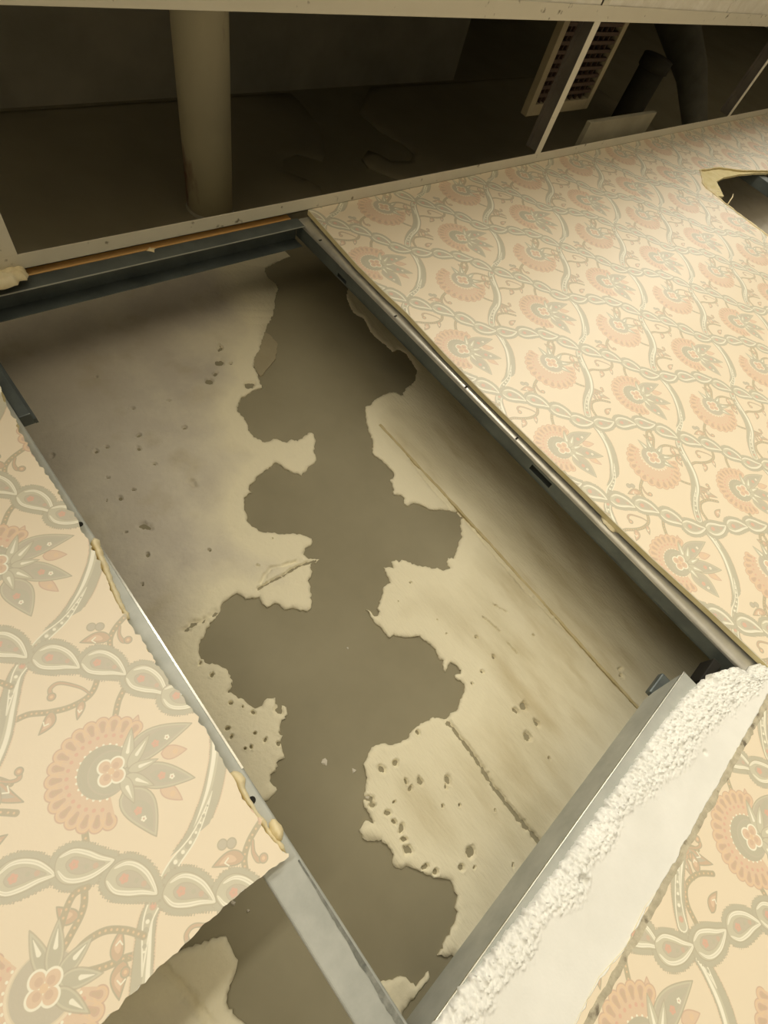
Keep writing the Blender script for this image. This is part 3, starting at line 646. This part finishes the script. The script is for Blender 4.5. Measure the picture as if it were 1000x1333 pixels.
# ------------------------------------------------------------------ room shell
X0, X1, YR = -2.2, 6.0, -2.5
SLAB = EYE + 1.457
def shell(name, x0, x1, y0, y1, z0, z1, m):
    return tag(MB().box(x0, x1, y0, y1, z0, z1).build(name, m), kind='structure')
shell('floor', X0, X1, YR, WALL_Y, -0.1, 0.0, M_FLOOR)
shell('wall_left', X0 - 0.1, X0, YR, WALL_Y + 0.15, -0.1, SLAB + .9, M_ROOM)
shell('wall_right', X1, X1 + 0.1, YR, WALL_Y + 0.15, -0.1, SLAB + .9, M_ROOM)
shell('wall_rear', X0, X1, YR - 0.1, YR, -0.1, SLAB + .9, M_ROOM)
CEIL = EYE + 0.706
shell('ceiling', X0, X1, YR, -0.90, CEIL + 0.001, CEIL + 0.016, M_TILE)
slab_o = MB()
slab_o.box(X0, 1.80, YR, WALL_Y, SLAB, SLAB + 0.9)
slab_o.box(1.80, X1, YR, WALL_Y, SLAB + 0.75, SLAB + 0.9)
tag(slab_o.build('ceiling_slab', M_SOFFIT), kind='structure')

# old concrete wall with the plaster left on it
wall_outer = shell('wall_outer', X0, X1, WALL_Y, WALL_Y + 0.15, -0.1, SLAB + .9, M_CONC)
rnd = random.Random(7)
LO, HI = EYE - 0.36, EYE + 0.90
pit_np = np.array([(p[0] / 1000, p[1] / 1000 + EYE, p[2] / 1000 * (1.35 if p[3] > 4.8 else 1), (.0085 if p[3] > 4.8 else (.0058 if p[3] > 4.2 else .0043))) for p in PITS])
def plaster_height(base, outline, seed, rough=1.0):
    def h(X, Z):
        d = poly_dist(outline, X, Z)
        e = np.clip(d / 0.005, 0, 1)
        H = np.zeros(len(X))
        wobx = np.array([fbm(a, b, 34, seed, 4) for a, b in zip(X, Z)])
        wob2 = np.array([noise.noise(Vector((a * 150, b * 150, seed))) for a, b in zip(X, Z)])
        big = np.array([noise.noise(Vector((a * 7, b * 7, seed + 3))) for a, b in zip(X, Z)])
        H = base * (0.45 + 0.55 * np.sqrt(e)) + wobx * 0.0009 * rough * (1.5 - e) + wob2 * 0.00045 * rough * (1.6 - 1.3 * np.clip(d / .02, 0, 1)) + big * 0.0012
        for x, z, r, dep in pit_np:
            th = x * 977.0 + z * 613.0; ct, st = math.cos(th), math.sin(th); el = 1.0 + .55 * abs(math.sin(th * 3.1))
            q = np.hypot(((X - x) * ct + (Z - z) * st) * el, (Z - z) * ct - (X - x) * st) / (r * .95) + wob2 * 0.42
            H -= np.clip((1.1 - q) * 2.2, 0, 1) * dep
            H += np.clip(1 - np.abs(q - 1.25) / .3, 0, 1) * 0.0006
        for pts, w, dep in GROOVES:
            dd = poly_dist(mm(pts), X, Z, False) * 1000 + wob2 * w * .35
            H -= np.clip(1.15 - (dd / (w * .5)) ** 2, 0, 1) * dep / 1000 * (1.35 if dep >= 5 else 1)
        return np.maximum(H, -0.0012)
    return h
ex, ez = [], []
for x, z, r, dep in pit_np:
    for i in range(1, 5):
        for k in range(8 + 4 * i):
            a = 6.2832 * (k + rnd.random() * .6) / (8 + 4 * i)
            ex.append(x + r * .36 * i * math.cos(a)); ez.append(z + r * .36 * i * math.sin(a))
for pts, w, dep in GROOVES:
    q = mm(pts)
    for (a, b) in zip(q[:-1], q[1:]):
        L = math.hypot(b[0] - a[0], b[1] - a[1]); nx, nz = -(b[1] - a[1]) / L, (b[0] - a[0]) / L
        for i in range(int(L / .0022)):
            for o in (-.9, -.6, -.3, 0, .3, .6, .9):
                t = (i + rnd.random() * .5) * .0022 / L
                ex.append(a[0] + (b[0] - a[0]) * t + nx * o * w / 1000); ez.append(a[1] + (b[1] - a[1]) * t + nz * o * w / 1000)
EXTRA = (np.array(ex), np.array(ez))
def patch(outline, seed, base, m, region, step, jit=0.0007):
    poly = ragged(mm(outline), 0.0028, jit, rnd, keep=lambda a, b: abs(a[0]) < 1.0 and LO < a[1] < HI and math.hypot(b[0] - a[0], b[1] - a[1]) < .08)
    poly = [(x + .0016 * noise.noise(Vector((x * 110, z * 110, seed))) + .0009 * noise.noise(Vector((x * 290, z * 290, seed))),
             z + .0016 * noise.noise(Vector((x * 110, z * 110, seed + 9))) + .0009 * noise.noise(Vector((x * 290, z * 290, seed + 9)))) for x, z in poly]
    return slab('plaster_patch', poly, WALL_Y, WALL_Y, [m, m], wall_outer, step=step, region=region, height=plaster_height(base, poly, seed), smooth=True, extra=EXTRA if step < .01 else None)
p = patch(LEFT, 1.3, .0042, M_PLASTER, (-0.10, 0.42, EYE - 0.12, EYE + 0.92), 0.0038); p['label'] = 'smooth grey plaster with small pits and lobed torn edge'
p = patch(RIGHT, 5.1, .0042, M_PLASTER_R, (0.10, 0.72, EYE - 0.33, EYE + 0.92), 0.0038); p['label'] = 'streaked beige plaster with long crack and ragged lobes'
p = patch(BOT, 9.7, .004, M_PLASTER, (-0.02, 0.12, EYE - 0.34, EYE - 0.2), 0.004); p['label'] = 'small scrap of plaster low between the steel members'
p = patch(BLEFT, 12.2, .005, M_PLASTER, (-0.25, -0.03, EYE - 0.2, EYE + 0.06), 0.004); p['label'] = 'plaster with straight board joint under the cut wallboard'
seam_z = np.linspace(EYE - .29, EYE + .345, 150)
sx = lambda z: .5055 - max(0.0, z - EYE - .14) * .02 + .0008 * noise.noise(Vector((z * 12, 3, 1)))
sw = lambda z, k: .0022 + .0012 * noise.noise(Vector((z * 45, k, 2))) + .0007 * noise.noise(Vector((z * 160, k, 7)))
seam = slab('joint_seam', [(sx(z) - sw(z, 1), float(z)) for z in seam_z] + [(sx(z) + sw(z, 5), float(z)) for z in seam_z[::-1]], WALL_Y - .0050, WALL_Y, [M_SEAM, M_SEAM], wall_outer)
seam['label'] = 'thin yellowish joint line down the right plaster'
sm = slab('plaster_smear', ragged(mm(SMEAR), .003, .0006, rnd), WALL_Y - .0018, WALL_Y, [M_SMEAR, M_SMEAR], wall_outer)
patch(UP1, 15.0, .006, M_VOID_PLASTER, (-0.3, 0.9, EYE + .97, EYE + 1.43), 0.03)
patch(UP2, 17.0, .006, M_VOID_PLASTER, (0.6, 2.4, EYE + .97, EYE + 1.43), 0.03)
p = slab('plaster_patch', mm([(1730, -300), (3000, -300), (3000, 900), (1730, 900)]), WALL_Y - .006, WALL_Y, [M_PLASTER, M_PLASTER], wall_outer)
for i, (x, z, r) in enumerate([(113, -95, 3), (95, -30, 4), (-70, -48, 2.4), (-62, -62, 2.0), (-60, -76, 2.6), (-52, -92, 1.8), (118, -62, 2.5), (205, 62, 2.2)]):
    b = MB(); bmesh.ops.create_icosphere(b.bm, subdivisions=1, radius=1)
    for v in b.bm.verts: v.co = Vector((x / 1000 + v.co.x * r / 1000 * (1 + rnd.uniform(-.4, .4)), WALL_Y + v.co.y * .002, z / 1000 + EYE + v.co.z * r / 900 * (1 + rnd.uniform(-.4, .4))))
    b.build('plaster_crumb', M_PLASTER, wall_outer)

# ------------------------------------------------------------------ papered wallboard partition
wall_front = tag(empty('wall_front'), kind='structure')
BT = 0.0125
left_o = mm(LEDGE) + mm(LBOT) + [(X0, EYE - 0.054), (X0, CEIL - .002), (0.0135, CEIL - .03)]
def board(outline, holes=(), th=BT):
    return slab('gypsum_board', outline, 0.0, th, [M_GYP, M_CORE], wall_front, holes)
lo_r = ragged(left_o, .004, .0006, rnd, keep=lambda a, b: a[0] > -.3 and b[0] > -.3 and a[1] < EYE + .55)
bl = board(lo_r); bl['label'] = 'wallboard with a ragged torn edge along the steel stud'
slab('wallpaper', ragged([(x + (.0012 if x > -.01 else 0), z - .0004) for x, z in left_o], .003, .0008, rnd, keep=lambda a, b: a[0] > -.3 and b[0] > -.3 and a[1] < EYE + .55), -.0005, -.0001, [M_WALLPAPER, M_CORE], bl)
for P_, h_ in ((CORE1, .0075), (CORE2, .006)):
    poly = ragged(mm(P_), .003, .0005, rnd)
    slab('torn_core', poly, BT, BT, [M_PUTTY, M_PUTTY], bl, step=.0025, region=(-.03, .05, EYE - .1, EYE + .3),
         height=lambda X, Z, q=poly, h=h_: h * np.sqrt(np.clip(poly_dist(q, X, Z) / .004, 0.02, 1)) + np.array([noise.noise(Vector((a * 300, b * 300, 2))) * .0008 for a, b in zip(X, Z)]), smooth=True)

hole = ragged(mm(HOLE)[:14] + [(2.30, EYE - 0.15), (2.75, EYE - 0.15), (2.75, EYE + .38)] + mm(HOLE)[14:], .012, .0012, rnd)
right_o = mm(REDGE) + [(0.5795, EYE - .3175), (0.5795, 0.0), (X1, 0.0), (X1, CEIL - .001)]
br = board(right_o, [hole], .0088); br['label'] = 'large papered wallboard with a hole broken through it'
slab('wallpaper', [(x + (.0008 if x < .6 else 0), z) for x, z in right_o], -.0005, -.0001, [M_WALLPAPER, M_CORE], br, [[(x, z) for x, z in hole]])
# chipped paper lip round the hole
lip = MB()
for i in range(len(hole)):
    a, b_ = hole[i], hole[(i + 1) % len(hole)]
    if a[1] < EYE + .15 or a[0] > 2.4: continue
    lip.tube([(a[0], -.0012, a[1]), (b_[0], -.0012, b_[1])], rnd.uniform(.0012, .0026), 6)
lip.build('torn_paper', M_PUTTY, br)
tc_ = mm(HCORE)
o = slab('torn_core', ragged(tc_, .006, .0006, rnd), .003, .0088, [M_CORE, M_CORE], br); o['label'] = 'pale yellow torn core in the corner of the hole'
sc = MB()
sc.tube([(1.800, .004, EYE + .455), (1.822, .010, EYE + .450), (1.845, .008, EYE + .436), (1.862, .004, EYE + .425)], [.012, .010, .007, .002], 8)
sc.tube([(1.80, .002, EYE + .43), (1.822, .012, EYE + .425), (1.84, .012, EYE + .41)], [.011, .009, .003], 8)
sc.tube([(1.79, -.001, EYE + .375), (1.825, -.012, EYE + .385), (1.84, -.014, EYE + .392)], [.002, .0016, .001], 6)
sc.build('torn_paper', M_PUTTY, br, True)

wb = mm(sorted(WBOT))
xs_b = [p[0] for p in wb]; zs_b = [p[1] for p in wb]
low_top = [(X0, EYE - .313)] + [(p[0], p[1]) for p in wb] + [(0.5785, EYE - .3185)]
low_o = low_top[::-1] + [(X0, 0.0), (0.5785, 0.0)]
blw = board(low_o); blw['label'] = 'papered wallboard with white gypsum bared along its top'
slab('wallpaper', ragged([(x, z - .001) for x, z in low_o], .005, .0009, rnd, keep=lambda a, b: a[0] > 0 and b[0] > 0 and a[1] > 1), -.0005, -.0001, [M_WALLPAPER, M_PAPER], blw)
tp_t = [(x / 1000, EYE - .3155 + .0022 * noise.noise(Vector((x * .06, 4, 0))) + .0014 * noise.noise(Vector((x * .3, 9, 0)))) for x in range(-20, 560, 4)]
tp_b = [(x / 1000, EYE - .3215 - .0028 * noise.noise(Vector((x * .05, 1, 0))) - .0018 * noise.noise(Vector((x * .22, 6, 0)))) for x in range(556, -24, -4)]
slab('torn_paper', tp_t + tp_b, -.0009, -.0002, [M_PAPER, M_PAPER], blw)
# bared gypsum core: smooth below, crumbled towards the channel
wt = np.array(sorted(mm(WTOP))); wm = np.array(sorted(mm(WMID)))
cols = np.arange(-0.06, 0.5785, 0.0012); rows = 76
co = []; fc = []
for i, x in enumerate(cols):
    zb = EYE - .3185
    zt = float(np.interp(x, wt[:, 0], wt[:, 1])) + .0025 * noise.noise(Vector((x * 160, 2, 5))) + .0015 * noise.noise(Vector((x * 420, 7, 5)))
    if x > .545: zt = min(max(zt, EYE - .288), EYE - .276 - (x - .545) * .5)
    zm = float(np.interp(x, wm[:, 0], wm[:, 1])) + .008 * noise.noise(Vector((x * 30, 1, 2))) + .005 * noise.noise(Vector((x * 120, 3, 2)))
    for j in range(rows):
        z = zb + (zt - zb) * j / (rows - 1)
        t = min(max((z - zm + .004) / max(zt - zm + .004, .006), 0), 1)
        cr = noise.noise(Vector((x * 190, z * 190, 3.3))) + .9 * noise.noise(Vector((x * 400, z * 400, 8.1))) + .5 * noise.noise(Vector((x * 800, z * 800, 2.1)))
        y = .0004 + .0016 * t + .009 * max(t - .55, 0) ** 1.5 * 2.2 - (.0055 * abs(cr) * min(1, t * 3.5) if t > 0 else 0) + .0006 * noise.noise(Vector((x * 22, z * 22, 1)))
        for dx, dz, r, dep in ((.2001, -.2575, .0045, .006), (.3875, -.266, .0045, .006), (.345, -.285, .012, .0008), (.41, -.29, .003, .003), (.497, -.257, .007, .008)):
            q = math.hypot(x - dx, z - EYE - dz) / r
            if q < 1.2: y += dep * max(0, 1 - q * q * .7)
        co.append((x, min(y, BT + .002), z))
n = rows
for i in range(len(cols) - 1):
    for j in range(rows - 1):
        a = i * n + j
        fc.append((a, a + n, a + n + 1, a + 1))
base = len(co)
co += [(c[0], BT - .0005, c[2]) for c in co]
for i in range(len(cols) - 1):
    fc.append((i * n + n - 1, (i + 1) * n + n - 1, base + (i + 1) * n + n - 1, base + i * n + n - 1))
    fc.append((i * n, base + i * n, base + (i + 1) * n, (i + 1) * n))
last = (len(cols) - 1) * n
for j in range(n - 1): fc.append((last + j, base + last + j, base + last + j + 1, last + j + 1))
me = bpy.data.meshes.new('bared_gypsum'); me.from_pydata(co, [], fc)
bm_ = bmesh.new(); bm_.from_mesh(me); bmesh.ops.delete(bm_, geom=[v for v in bm_.verts if not v.link_faces], context='VERTS'); bmesh.ops.recalc_face_normals(bm_, faces=bm_.faces); bm_.to_mesh(me); bm_.free()
for p_ in me.polygons: p_.use_smooth = True
o = link('bared_gypsum', me, M_GYP, blw); o['label'] = 'white crumbly gypsum bared where the paper was torn away'

# wall angle under the ceiling
tr = MB(); tr.box(X0, X1, -.021, .0, CEIL, CEIL + .0012); tr.box(X0, X1, -.0012, 0, CEIL, CEIL + .022)
tag(tr.build('trim_1', M_TEE), kind='structure')

# ------------------------------------------------------------------ ceiling grid and tiles
grid = tag(empty('ceiling_grid', (0, -.275, CEIL)), 'cream metal ceiling grid bars left bare around the open bays', 'ceiling grid')
def tee(name, x0, x1, y0, y1, along):
    b = MB()
    b.box(x0, x1, y0, y1, CEIL, CEIL + .0012, .0003)
    o = b.build(name, M_TEE, grid)
    w = MB()
    if along == 'y':
        xm = (x0 + x1) / 2
        w.box(xm - .001, xm + .001, y0, y1, CEIL + .0012, CEIL + .034); w.box(xm - .004, xm + .004, y0, y1, CEIL + .030, CEIL + .038)
    else:
        ym = (y0 + y1) / 2
        w.box(x0, x1, ym - .001, ym + .001, CEIL + .0012, CEIL + .034); w.box(x0, x1, ym - .004, ym + .004, CEIL + .030, CEIL + .038)
    w.build('tee_web', M_WEB, o)
    return o
tee('main_tee', X0, X1, -.287, -.263, 'x')
for x in (0.090, 1.252, 2.410, 3.6, 4.8, -1.1):
    tee('cross_tee', x, x + .023, -.263, -.021, 'y')
    tee('cross_tee', x, x + .023, -.898, -.287, 'y')
tiles = [(.116, 1.250, 'white mineral ceiling tile left of the cream cross bar junction'),
         (1.277, 1.862, 'white textured ceiling tile just right of the bar junction'),
         (1.866, 2.408, 'cream white ceiling tile in the top right corner past a seam')]
for k, (a, b_, lab) in enumerate(tiles):
    t = MB()
    t.box(a, b_, -.895, -.278, CEIL + .0022, CEIL + .016, .002)
    tag(t.build('ceiling_tile', M_TILE), lab, 'ceiling tile', 'ceiling tiles beside the open bays')

# ------------------------------------------------------------------ steel frame
def channel(prof_out, th):
    return prof_out
def u_profile(pts, th):
    """offset an open polyline to a thin closed profile"""
    n = len(pts); L = []; R_ = []
    for i in range(n):
        a = Vector(pts[max(i - 1, 0)]); b = Vector(pts[i]); c = Vector(pts[min(i + 1, n - 1)])
        d1 = (b - a).normalized() if i > 0 else (c - b).normalized()
        d2 = (c - b).normalized() if i < n - 1 else d1
        n1 = Vector((-d1.y, d1.x)); n2 = Vector((-d2.y, d2.x))
        m_ = (n1 + n2); m_ = m_ / max(m_.length_squared, 1e-9) * 2 if m_.length > 1e-6 else n1
        L.append(tuple(b + m_ * th / 2)); R_.append(tuple(b - m_ * th / 2))
    return L + R_[::-1]
TH = .0009
SF, SB = BT + .0006, BT + .0296
def round_corner(a, b, c, r, k=4):
    A, B, C_ = Vector(a), Vector(b), Vector(c)
    u = (A - B).normalized(); v = (C_ - B).normalized()
    p0 = B + u * r; p2 = B + v * r
    return [tuple(p0 * (1 - t) ** 2 + B * 2 * t * (1 - t) + p2 * t * t) for t in [i / k for i in range(k + 1)]]
def part_prism(name, pts, axis, a0, a1, m, parent, th=TH, smooth=False):
    o = MB().prism(u_profile(pts, th), axis, a0, a1).build(name, m, parent, False)
    if smooth: o.data.shade_smooth(); o.data.set_sharp_from_angle(angle=math.radians(40))
    return o

def screw(parent, x, z, y, r=.0038, hole=False):
    b = MB()
    if hole: b.tube([(x, y - .0005, z), (x, y + .0004, z)], r, 14)
    else:
        b.tube([(x, y - .0012, z), (x, y - .0002, z), (x, y + .001, z)], [r * .7, r, r], 14)
    return b.build('screw_hole' if hole else 'screw', M_DARK if hole else M_EDGE, parent)

# right stud: web towards the opening, pierced by a service slot
rs = tag(empty('steel_stud', (.575, SF, EYE - .26)), 'dark galvanised steel stud along the edge of the big papered board', 'stud')
xw = .5585
part_prism('flange', round_corner((.592, SF), (xw, SF), (xw, SF + .02), .004)[::1][:0] + [(.596, SF)] + round_corner((.596, SF), (xw, SF), (xw, SB), .0065, 8), 'z', EYE - .40, EYE + .7055, M_FLANGE_LIT, rs, smooth=True)
web = MB()
def webpiece(z0, z1, y0=SF + .006, y1=SB - .001): web.box(xw - TH / 2, xw + TH / 2, y0, y1, z0, z1)
slots = [(.055, .097), (.555, .580)]
zc = -.40
for a, b_ in sorted(slots):
    webpiece(EYE + zc, EYE + a); webpiece(EYE + a, EYE + b_, SF + .007, SF + .011 if a < .5 else SB - .009)
    if a < .5: webpiece(EYE + a, EYE + b_, SB - .008, SB - .001)
    zc = b_
webpiece(EYE + zc, EYE + .7055)
web.build('web', M_STEEL_D, rs)
part_prism('back_flange', [(xw, SB - .002), (xw, SB), (.592, SB), (.592, SB - .006)], 'z', EYE - .40, EYE + .7055, M_STEEL_D, rs)
for z in (.255, .14, .43, .64): 
    MB().box(xw + .0002, xw + .006, SF - .0009, SF - .0002, EYE + z, EYE + z + .0025).build('clip', M_DARK, rs)
screw(rs, .574, EYE - .055, SF)

# left stud: its flange shows flat between the two boards
ls = tag(empty('steel_stud', (-.003, SF, EYE - .4)), 'grey steel stud crossing the gap below the torn left board', 'stud')
xl, xr = -.0185, .0125
f = part_prism('flange', [(xl, SF + .004)] + round_corner((xl, SF + .01), (xl, SF), (xr, SF), .003) + round_corner((xl, SF), (xr, SF), (xr, SB), .003)[::1] + [(xr, SF + .006)], 'z', EYE - .55, EYE + .7045, M_STEEL, ls)
MB().box(xr - .0012, xr + .0007, SF - .0006, SF + .0002, EYE + .02, EYE + .30).build('edge_highlight', M_EDGE, ls)  # thin bright strip that paints the highlight along the flange edge
lipz = np.linspace(EYE - .07, EYE - .55, 160)
lp = [(xr - .0016, float(z)) for z in lipz] + [(xr - .0016 - (.0012 + .0062 * min(1, (EYE - .07 - float(z)) / .22)) * (1 + .28 * noise.noise(Vector((float(z) * 60, 1, 1))) + .2 * noise.noise(Vector((float(z) * 220, 1, 5)))), float(z)) for z in lipz[::-1]]
slab('scraped_lip', lp, SF - .0009, SF - .0004, [M_SCRAPE, M_SCRAPE], ls)
part_prism('web', [(xl, SF + .004), (xl, SB), (xr - .004, SB)], 'z', EYE - .55, EYE + .7045, M_STEEL, ls)
screw(ls, .0047, EYE - .0067, SF - .0002, .0034, True)
screw(ls, .0075, EYE + .323, SF - .0002, .003, True)

# stud in the broken hole
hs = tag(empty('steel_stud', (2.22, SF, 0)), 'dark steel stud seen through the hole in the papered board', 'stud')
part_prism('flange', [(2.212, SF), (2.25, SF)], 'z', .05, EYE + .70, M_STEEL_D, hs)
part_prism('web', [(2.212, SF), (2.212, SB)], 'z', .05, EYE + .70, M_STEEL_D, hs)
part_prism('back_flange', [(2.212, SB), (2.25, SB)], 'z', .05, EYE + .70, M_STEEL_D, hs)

# top track, open downwards
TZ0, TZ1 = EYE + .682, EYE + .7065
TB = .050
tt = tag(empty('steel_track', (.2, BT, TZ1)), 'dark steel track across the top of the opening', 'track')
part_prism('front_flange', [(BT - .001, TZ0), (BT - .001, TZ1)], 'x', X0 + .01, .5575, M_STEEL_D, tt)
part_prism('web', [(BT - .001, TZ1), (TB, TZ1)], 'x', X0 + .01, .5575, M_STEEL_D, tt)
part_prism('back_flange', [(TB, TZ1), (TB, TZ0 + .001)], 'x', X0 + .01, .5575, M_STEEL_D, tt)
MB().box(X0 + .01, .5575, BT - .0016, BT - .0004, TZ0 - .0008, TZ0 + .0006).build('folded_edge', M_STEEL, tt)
# pine batten above it
bt = MB(); bt.box(X0 + .02, .545, .010, .034, TZ1 + .0008, TZ1 + .018, .0008)
tag(bt.build('wooden_batten', M_WOOD), 'orange pine batten squeezed between steel track and ceiling edge', 'batten')

# bottom channel, web up
CZ = EYE - .2302
bc = tag(empty('steel_channel', (.2, BT, CZ)), 'galvanised steel channel laid above the bared white gypsum', 'channel')
CB = .056
cx1 = .4805
w = MB()
vs = [w.bm.verts.new(p) for p in ((.0135, BT, CZ), (cx1, BT, CZ), (cx1 - .006, .024, CZ - .0005), (.452, CB - .008, CZ), (.44, CB, CZ), (.0135, CB, CZ))]
lo_ = [w.bm.verts.new((v.co.x, v.co.y, v.co.z - TH)) for v in vs]
w.bm.faces.new(vs); w.bm.faces.new(lo_[::-1])
for i in range(6):
    j = (i + 1) % 6
    w.bm.faces.new((vs[i], lo_[i], lo_[j], vs[j]))
w.build('web', M_STEEL, bc)
MB().box(-.05, cx1, BT - .0009, BT, CZ - .034, CZ - .0002).build('front_flange', M_STEEL, bc)
MB().box(.0135, .44, CB - TH, CB, CZ - .034, CZ - TH).build('back_flange', M_STEEL, bc)
r_ = MB(); r_.tube([(.012, BT + .0002, CZ + .0002), (cx1, BT + .0002, CZ + .0002)], .0011, 8); r_.build('folded_edge', M_EDGE, bc)
MB().box(.452, .49, .052, .062, CZ - .012, CZ + .003, .002).build('lug', M_STEEL_D, bc)

# splice piece inside the left stud and black block painting the gap's shade at lower right
sp_ = MB(); sp_.box(.0131, .026, .022, .040, EYE + .493, EYE + .7055, .001); sp_.box(.026, .0295, .032, .040, EYE + .493, EYE + .7055)
tag(sp_.build('splice_piece', M_STEEL_D), 'short dark steel splice piece beside the upper end of the left stud', 'splice')
cl_ = MB(); cl_.box(.499, .545, .022, .046, EYE - .266, EYE - .254, .001)
tag(cl_.build('gap_shade_block', M_DARK), 'black block standing in for shade in the gap between steel channel end and stud foot', 'block')

# ------------------------------------------------------------------ lumps and scraps
def blob(name, outline, y, thick, m, label, cat, seed):
    poly = ragged(mm(outline), .003, .0006, rnd)
    xs = [p_[0] for p_ in poly]; zs = [p_[1] for p_ in poly]
    o = slab(name, poly, y, y, [m, m], None, step=.002, region=(min(xs), max(xs), min(zs), max(zs)), smooth=True,
             height=lambda X, Z: thick * np.sqrt(np.clip(poly_dist(poly, X, Z) / .005, .02, 1)) + np.array([noise.noise(Vector((a * 220, b * 220, seed))) for a, b in zip(X, Z)]) * thick * .16)
    return tag(o, label, cat)
blob('putty_blob', PUTTY, SF - .0004, .0075, M_PUTTY, 'round blob of dried cream putty on the left steel stud', 'putty', 3)
blob('paper_scrap', SCRAP, SF - .0012, .004, M_PUTTY, 'torn cream paper scrap stuck on the right steel stud', 'scrap', 5)
blob('plaster_lump', LUMP, BT - .0135, .010, M_PUTTY, 'cream plaster lump at the left end of the steel track', 'plaster', 8)
for x, z in ((.2863, .709),):
    blob('plaster_splat', [(x * 1000 + a, z * 1000 - 4 + b) for a, b in ((-7, 0), (-2, 4), (2, 8), (4, 3), (9, 1), (4, -3), (2, -7), (-2, -3))], BT - .0018, .002, M_PUTTY, 'small starry plaster splat over batten and track', 'plaster', 11)

# ------------------------------------------------------------------ things in the ceiling void
pc = (.552, EYE + 1.001); pr = .047
pp = tag(empty('drain_pipe', (pc[0], WALL_Y, pc[1])), 'thick cream pipe running out of the concrete wall above the ceiling', 'pipe')
b = MB(); b.tube([(pc[0], WALL_Y - .001, pc[1]), (pc[0], -.2, pc[1]), (pc[0], -1.0, pc[1]), (pc[0], YR + .001, pc[1])], pr, 40); b.build('pipe_body', M_PIPE, pp, True)
b = MB(); b.tube([(pc[0], WALL_Y - .012, pc[1]), (pc[0], WALL_Y - .0005, pc[1])], [pr + .001, pr + .005], 40); b.build('mortar_collar', M_SOFFIT, pp, True)

GZ = EYE + .80
gx0, gx1, gy0, gy1 = 1.298, 1.578, -.60, -.052
gr = tag(empty('air_grille', ((gx0 + gx1) / 2, gy1, GZ)), 'slotted cream air grille hanging above the ceiling cross bar', 'grille')
b = MB()
b.box(gx0, gx0 + .022, gy0, gy1, GZ, GZ + .018, .001); b.box(gx1 - .020, gx1, gy0, gy1, GZ, GZ + .018, .001)
b.box(gx0 + .022, gx1 - .020, gy1 - .024, gy1, GZ, GZ + .018, .001); b.box(gx0 + .022, gx1 - .020, gy0, gy0 + .02, GZ, GZ + .018, .001)
b.build('frame', M_GRILLE, gr)
MB().box(gx0 + .1, gx0 + .124, gy0 + .02, gy1 - .024, GZ + .001, GZ + .016).build('centre_bar', M_GRILLE, gr)
slat_me = None
k = 0
y = gy1 - .040
while y > gy0 + .03:
    if slat_me is None:
        s_ = MB(); s_.box(gx0 + .022, gx1 - .020, -.0035, .0035, GZ + .003, GZ + .010); so = s_.build('slat', M_SLAT, gr); slat_me = so.data
    else: so = link('slat', slat_me, None, gr)
    so.location = Vector(so.location) + Vector((0, y, 0))
    y -= .0165
for x in (gx0 + .042, gx0 + .058, gx0 + .074, gx0 + .09, gx0 + .15, gx0 + .175, gx0 + .2, gx0 + .225):
    MB().box(x, x + .003, gy0 + .02, gy1 - .024, GZ + .004, GZ + .012).build('divider', M_SLAT, gr)
MB().box(gx0 + .01, gx1 - .01, gy0 + .01, gy1 - .012, GZ + .0185, GZ + .022).build('back_plate', M_DARK, gr)
for x in (gx0 + .012, gx1 - .010):
    for yy in (gy0 + .01, -.32):
        rr = MB(); rr.tube([(x, yy, GZ + .016), (x, yy, SLAB + .0005)], .0011, 6); rr.build('hanger_rod', M_DARK, gr)

bo = MB(); bo.box(1.495, 1.86, -.058, .10, CEIL + .0225, CEIL + .036, .001)
tag(bo.build('board_offcut', M_OFFCUT), 'pale board offcut lying on top of the wall inside the ceiling', 'board')

fd = tag(empty('flexible_duct', (2.75, .0, SLAB + .75)), 'grey wrapped duct hanging in the dark void at the right', 'duct')
b = MB(); b.tube([(2.60, -.22, SLAB + .75), (2.60, -.22, SLAB + .3), (2.58, -.2, EYE + 1.35), (2.52, -.16, EYE + 1.15), (2.47, -.05, EYE + .93), (2.46, .06, EYE + .80), (2.46, .08, EYE + .7095)], [.085, .085, .085, .07, .05, .04, .04], 20)
b.build('sleeve', M_DUCT, fd, True)
b = MB(); b.tube([(2.60, -.22, SLAB + .7), (2.60, -.22, SLAB + .72)], .09, 20); b.build('clamp_band', M_WEB, fd, True)
el = tag(empty('pipe_stub', (2.25, WALL_Y, EYE + 1.02)), 'short round pipe stub dim in the void beside the duct', 'pipe')
b = MB(); b.tube([(2.34, WALL_Y - .001, EYE + 1.02), (2.34, -.06, EYE + 1.02)], .05, 24); b.build('pipe_body', M_STUB, el, True)
b = MB(); b.tube([(2.34, -.062, EYE + 1.02), (2.34, -.03, EYE + 1.02)], .056, 24); b.build('end_cap', M_STUB, el, True)
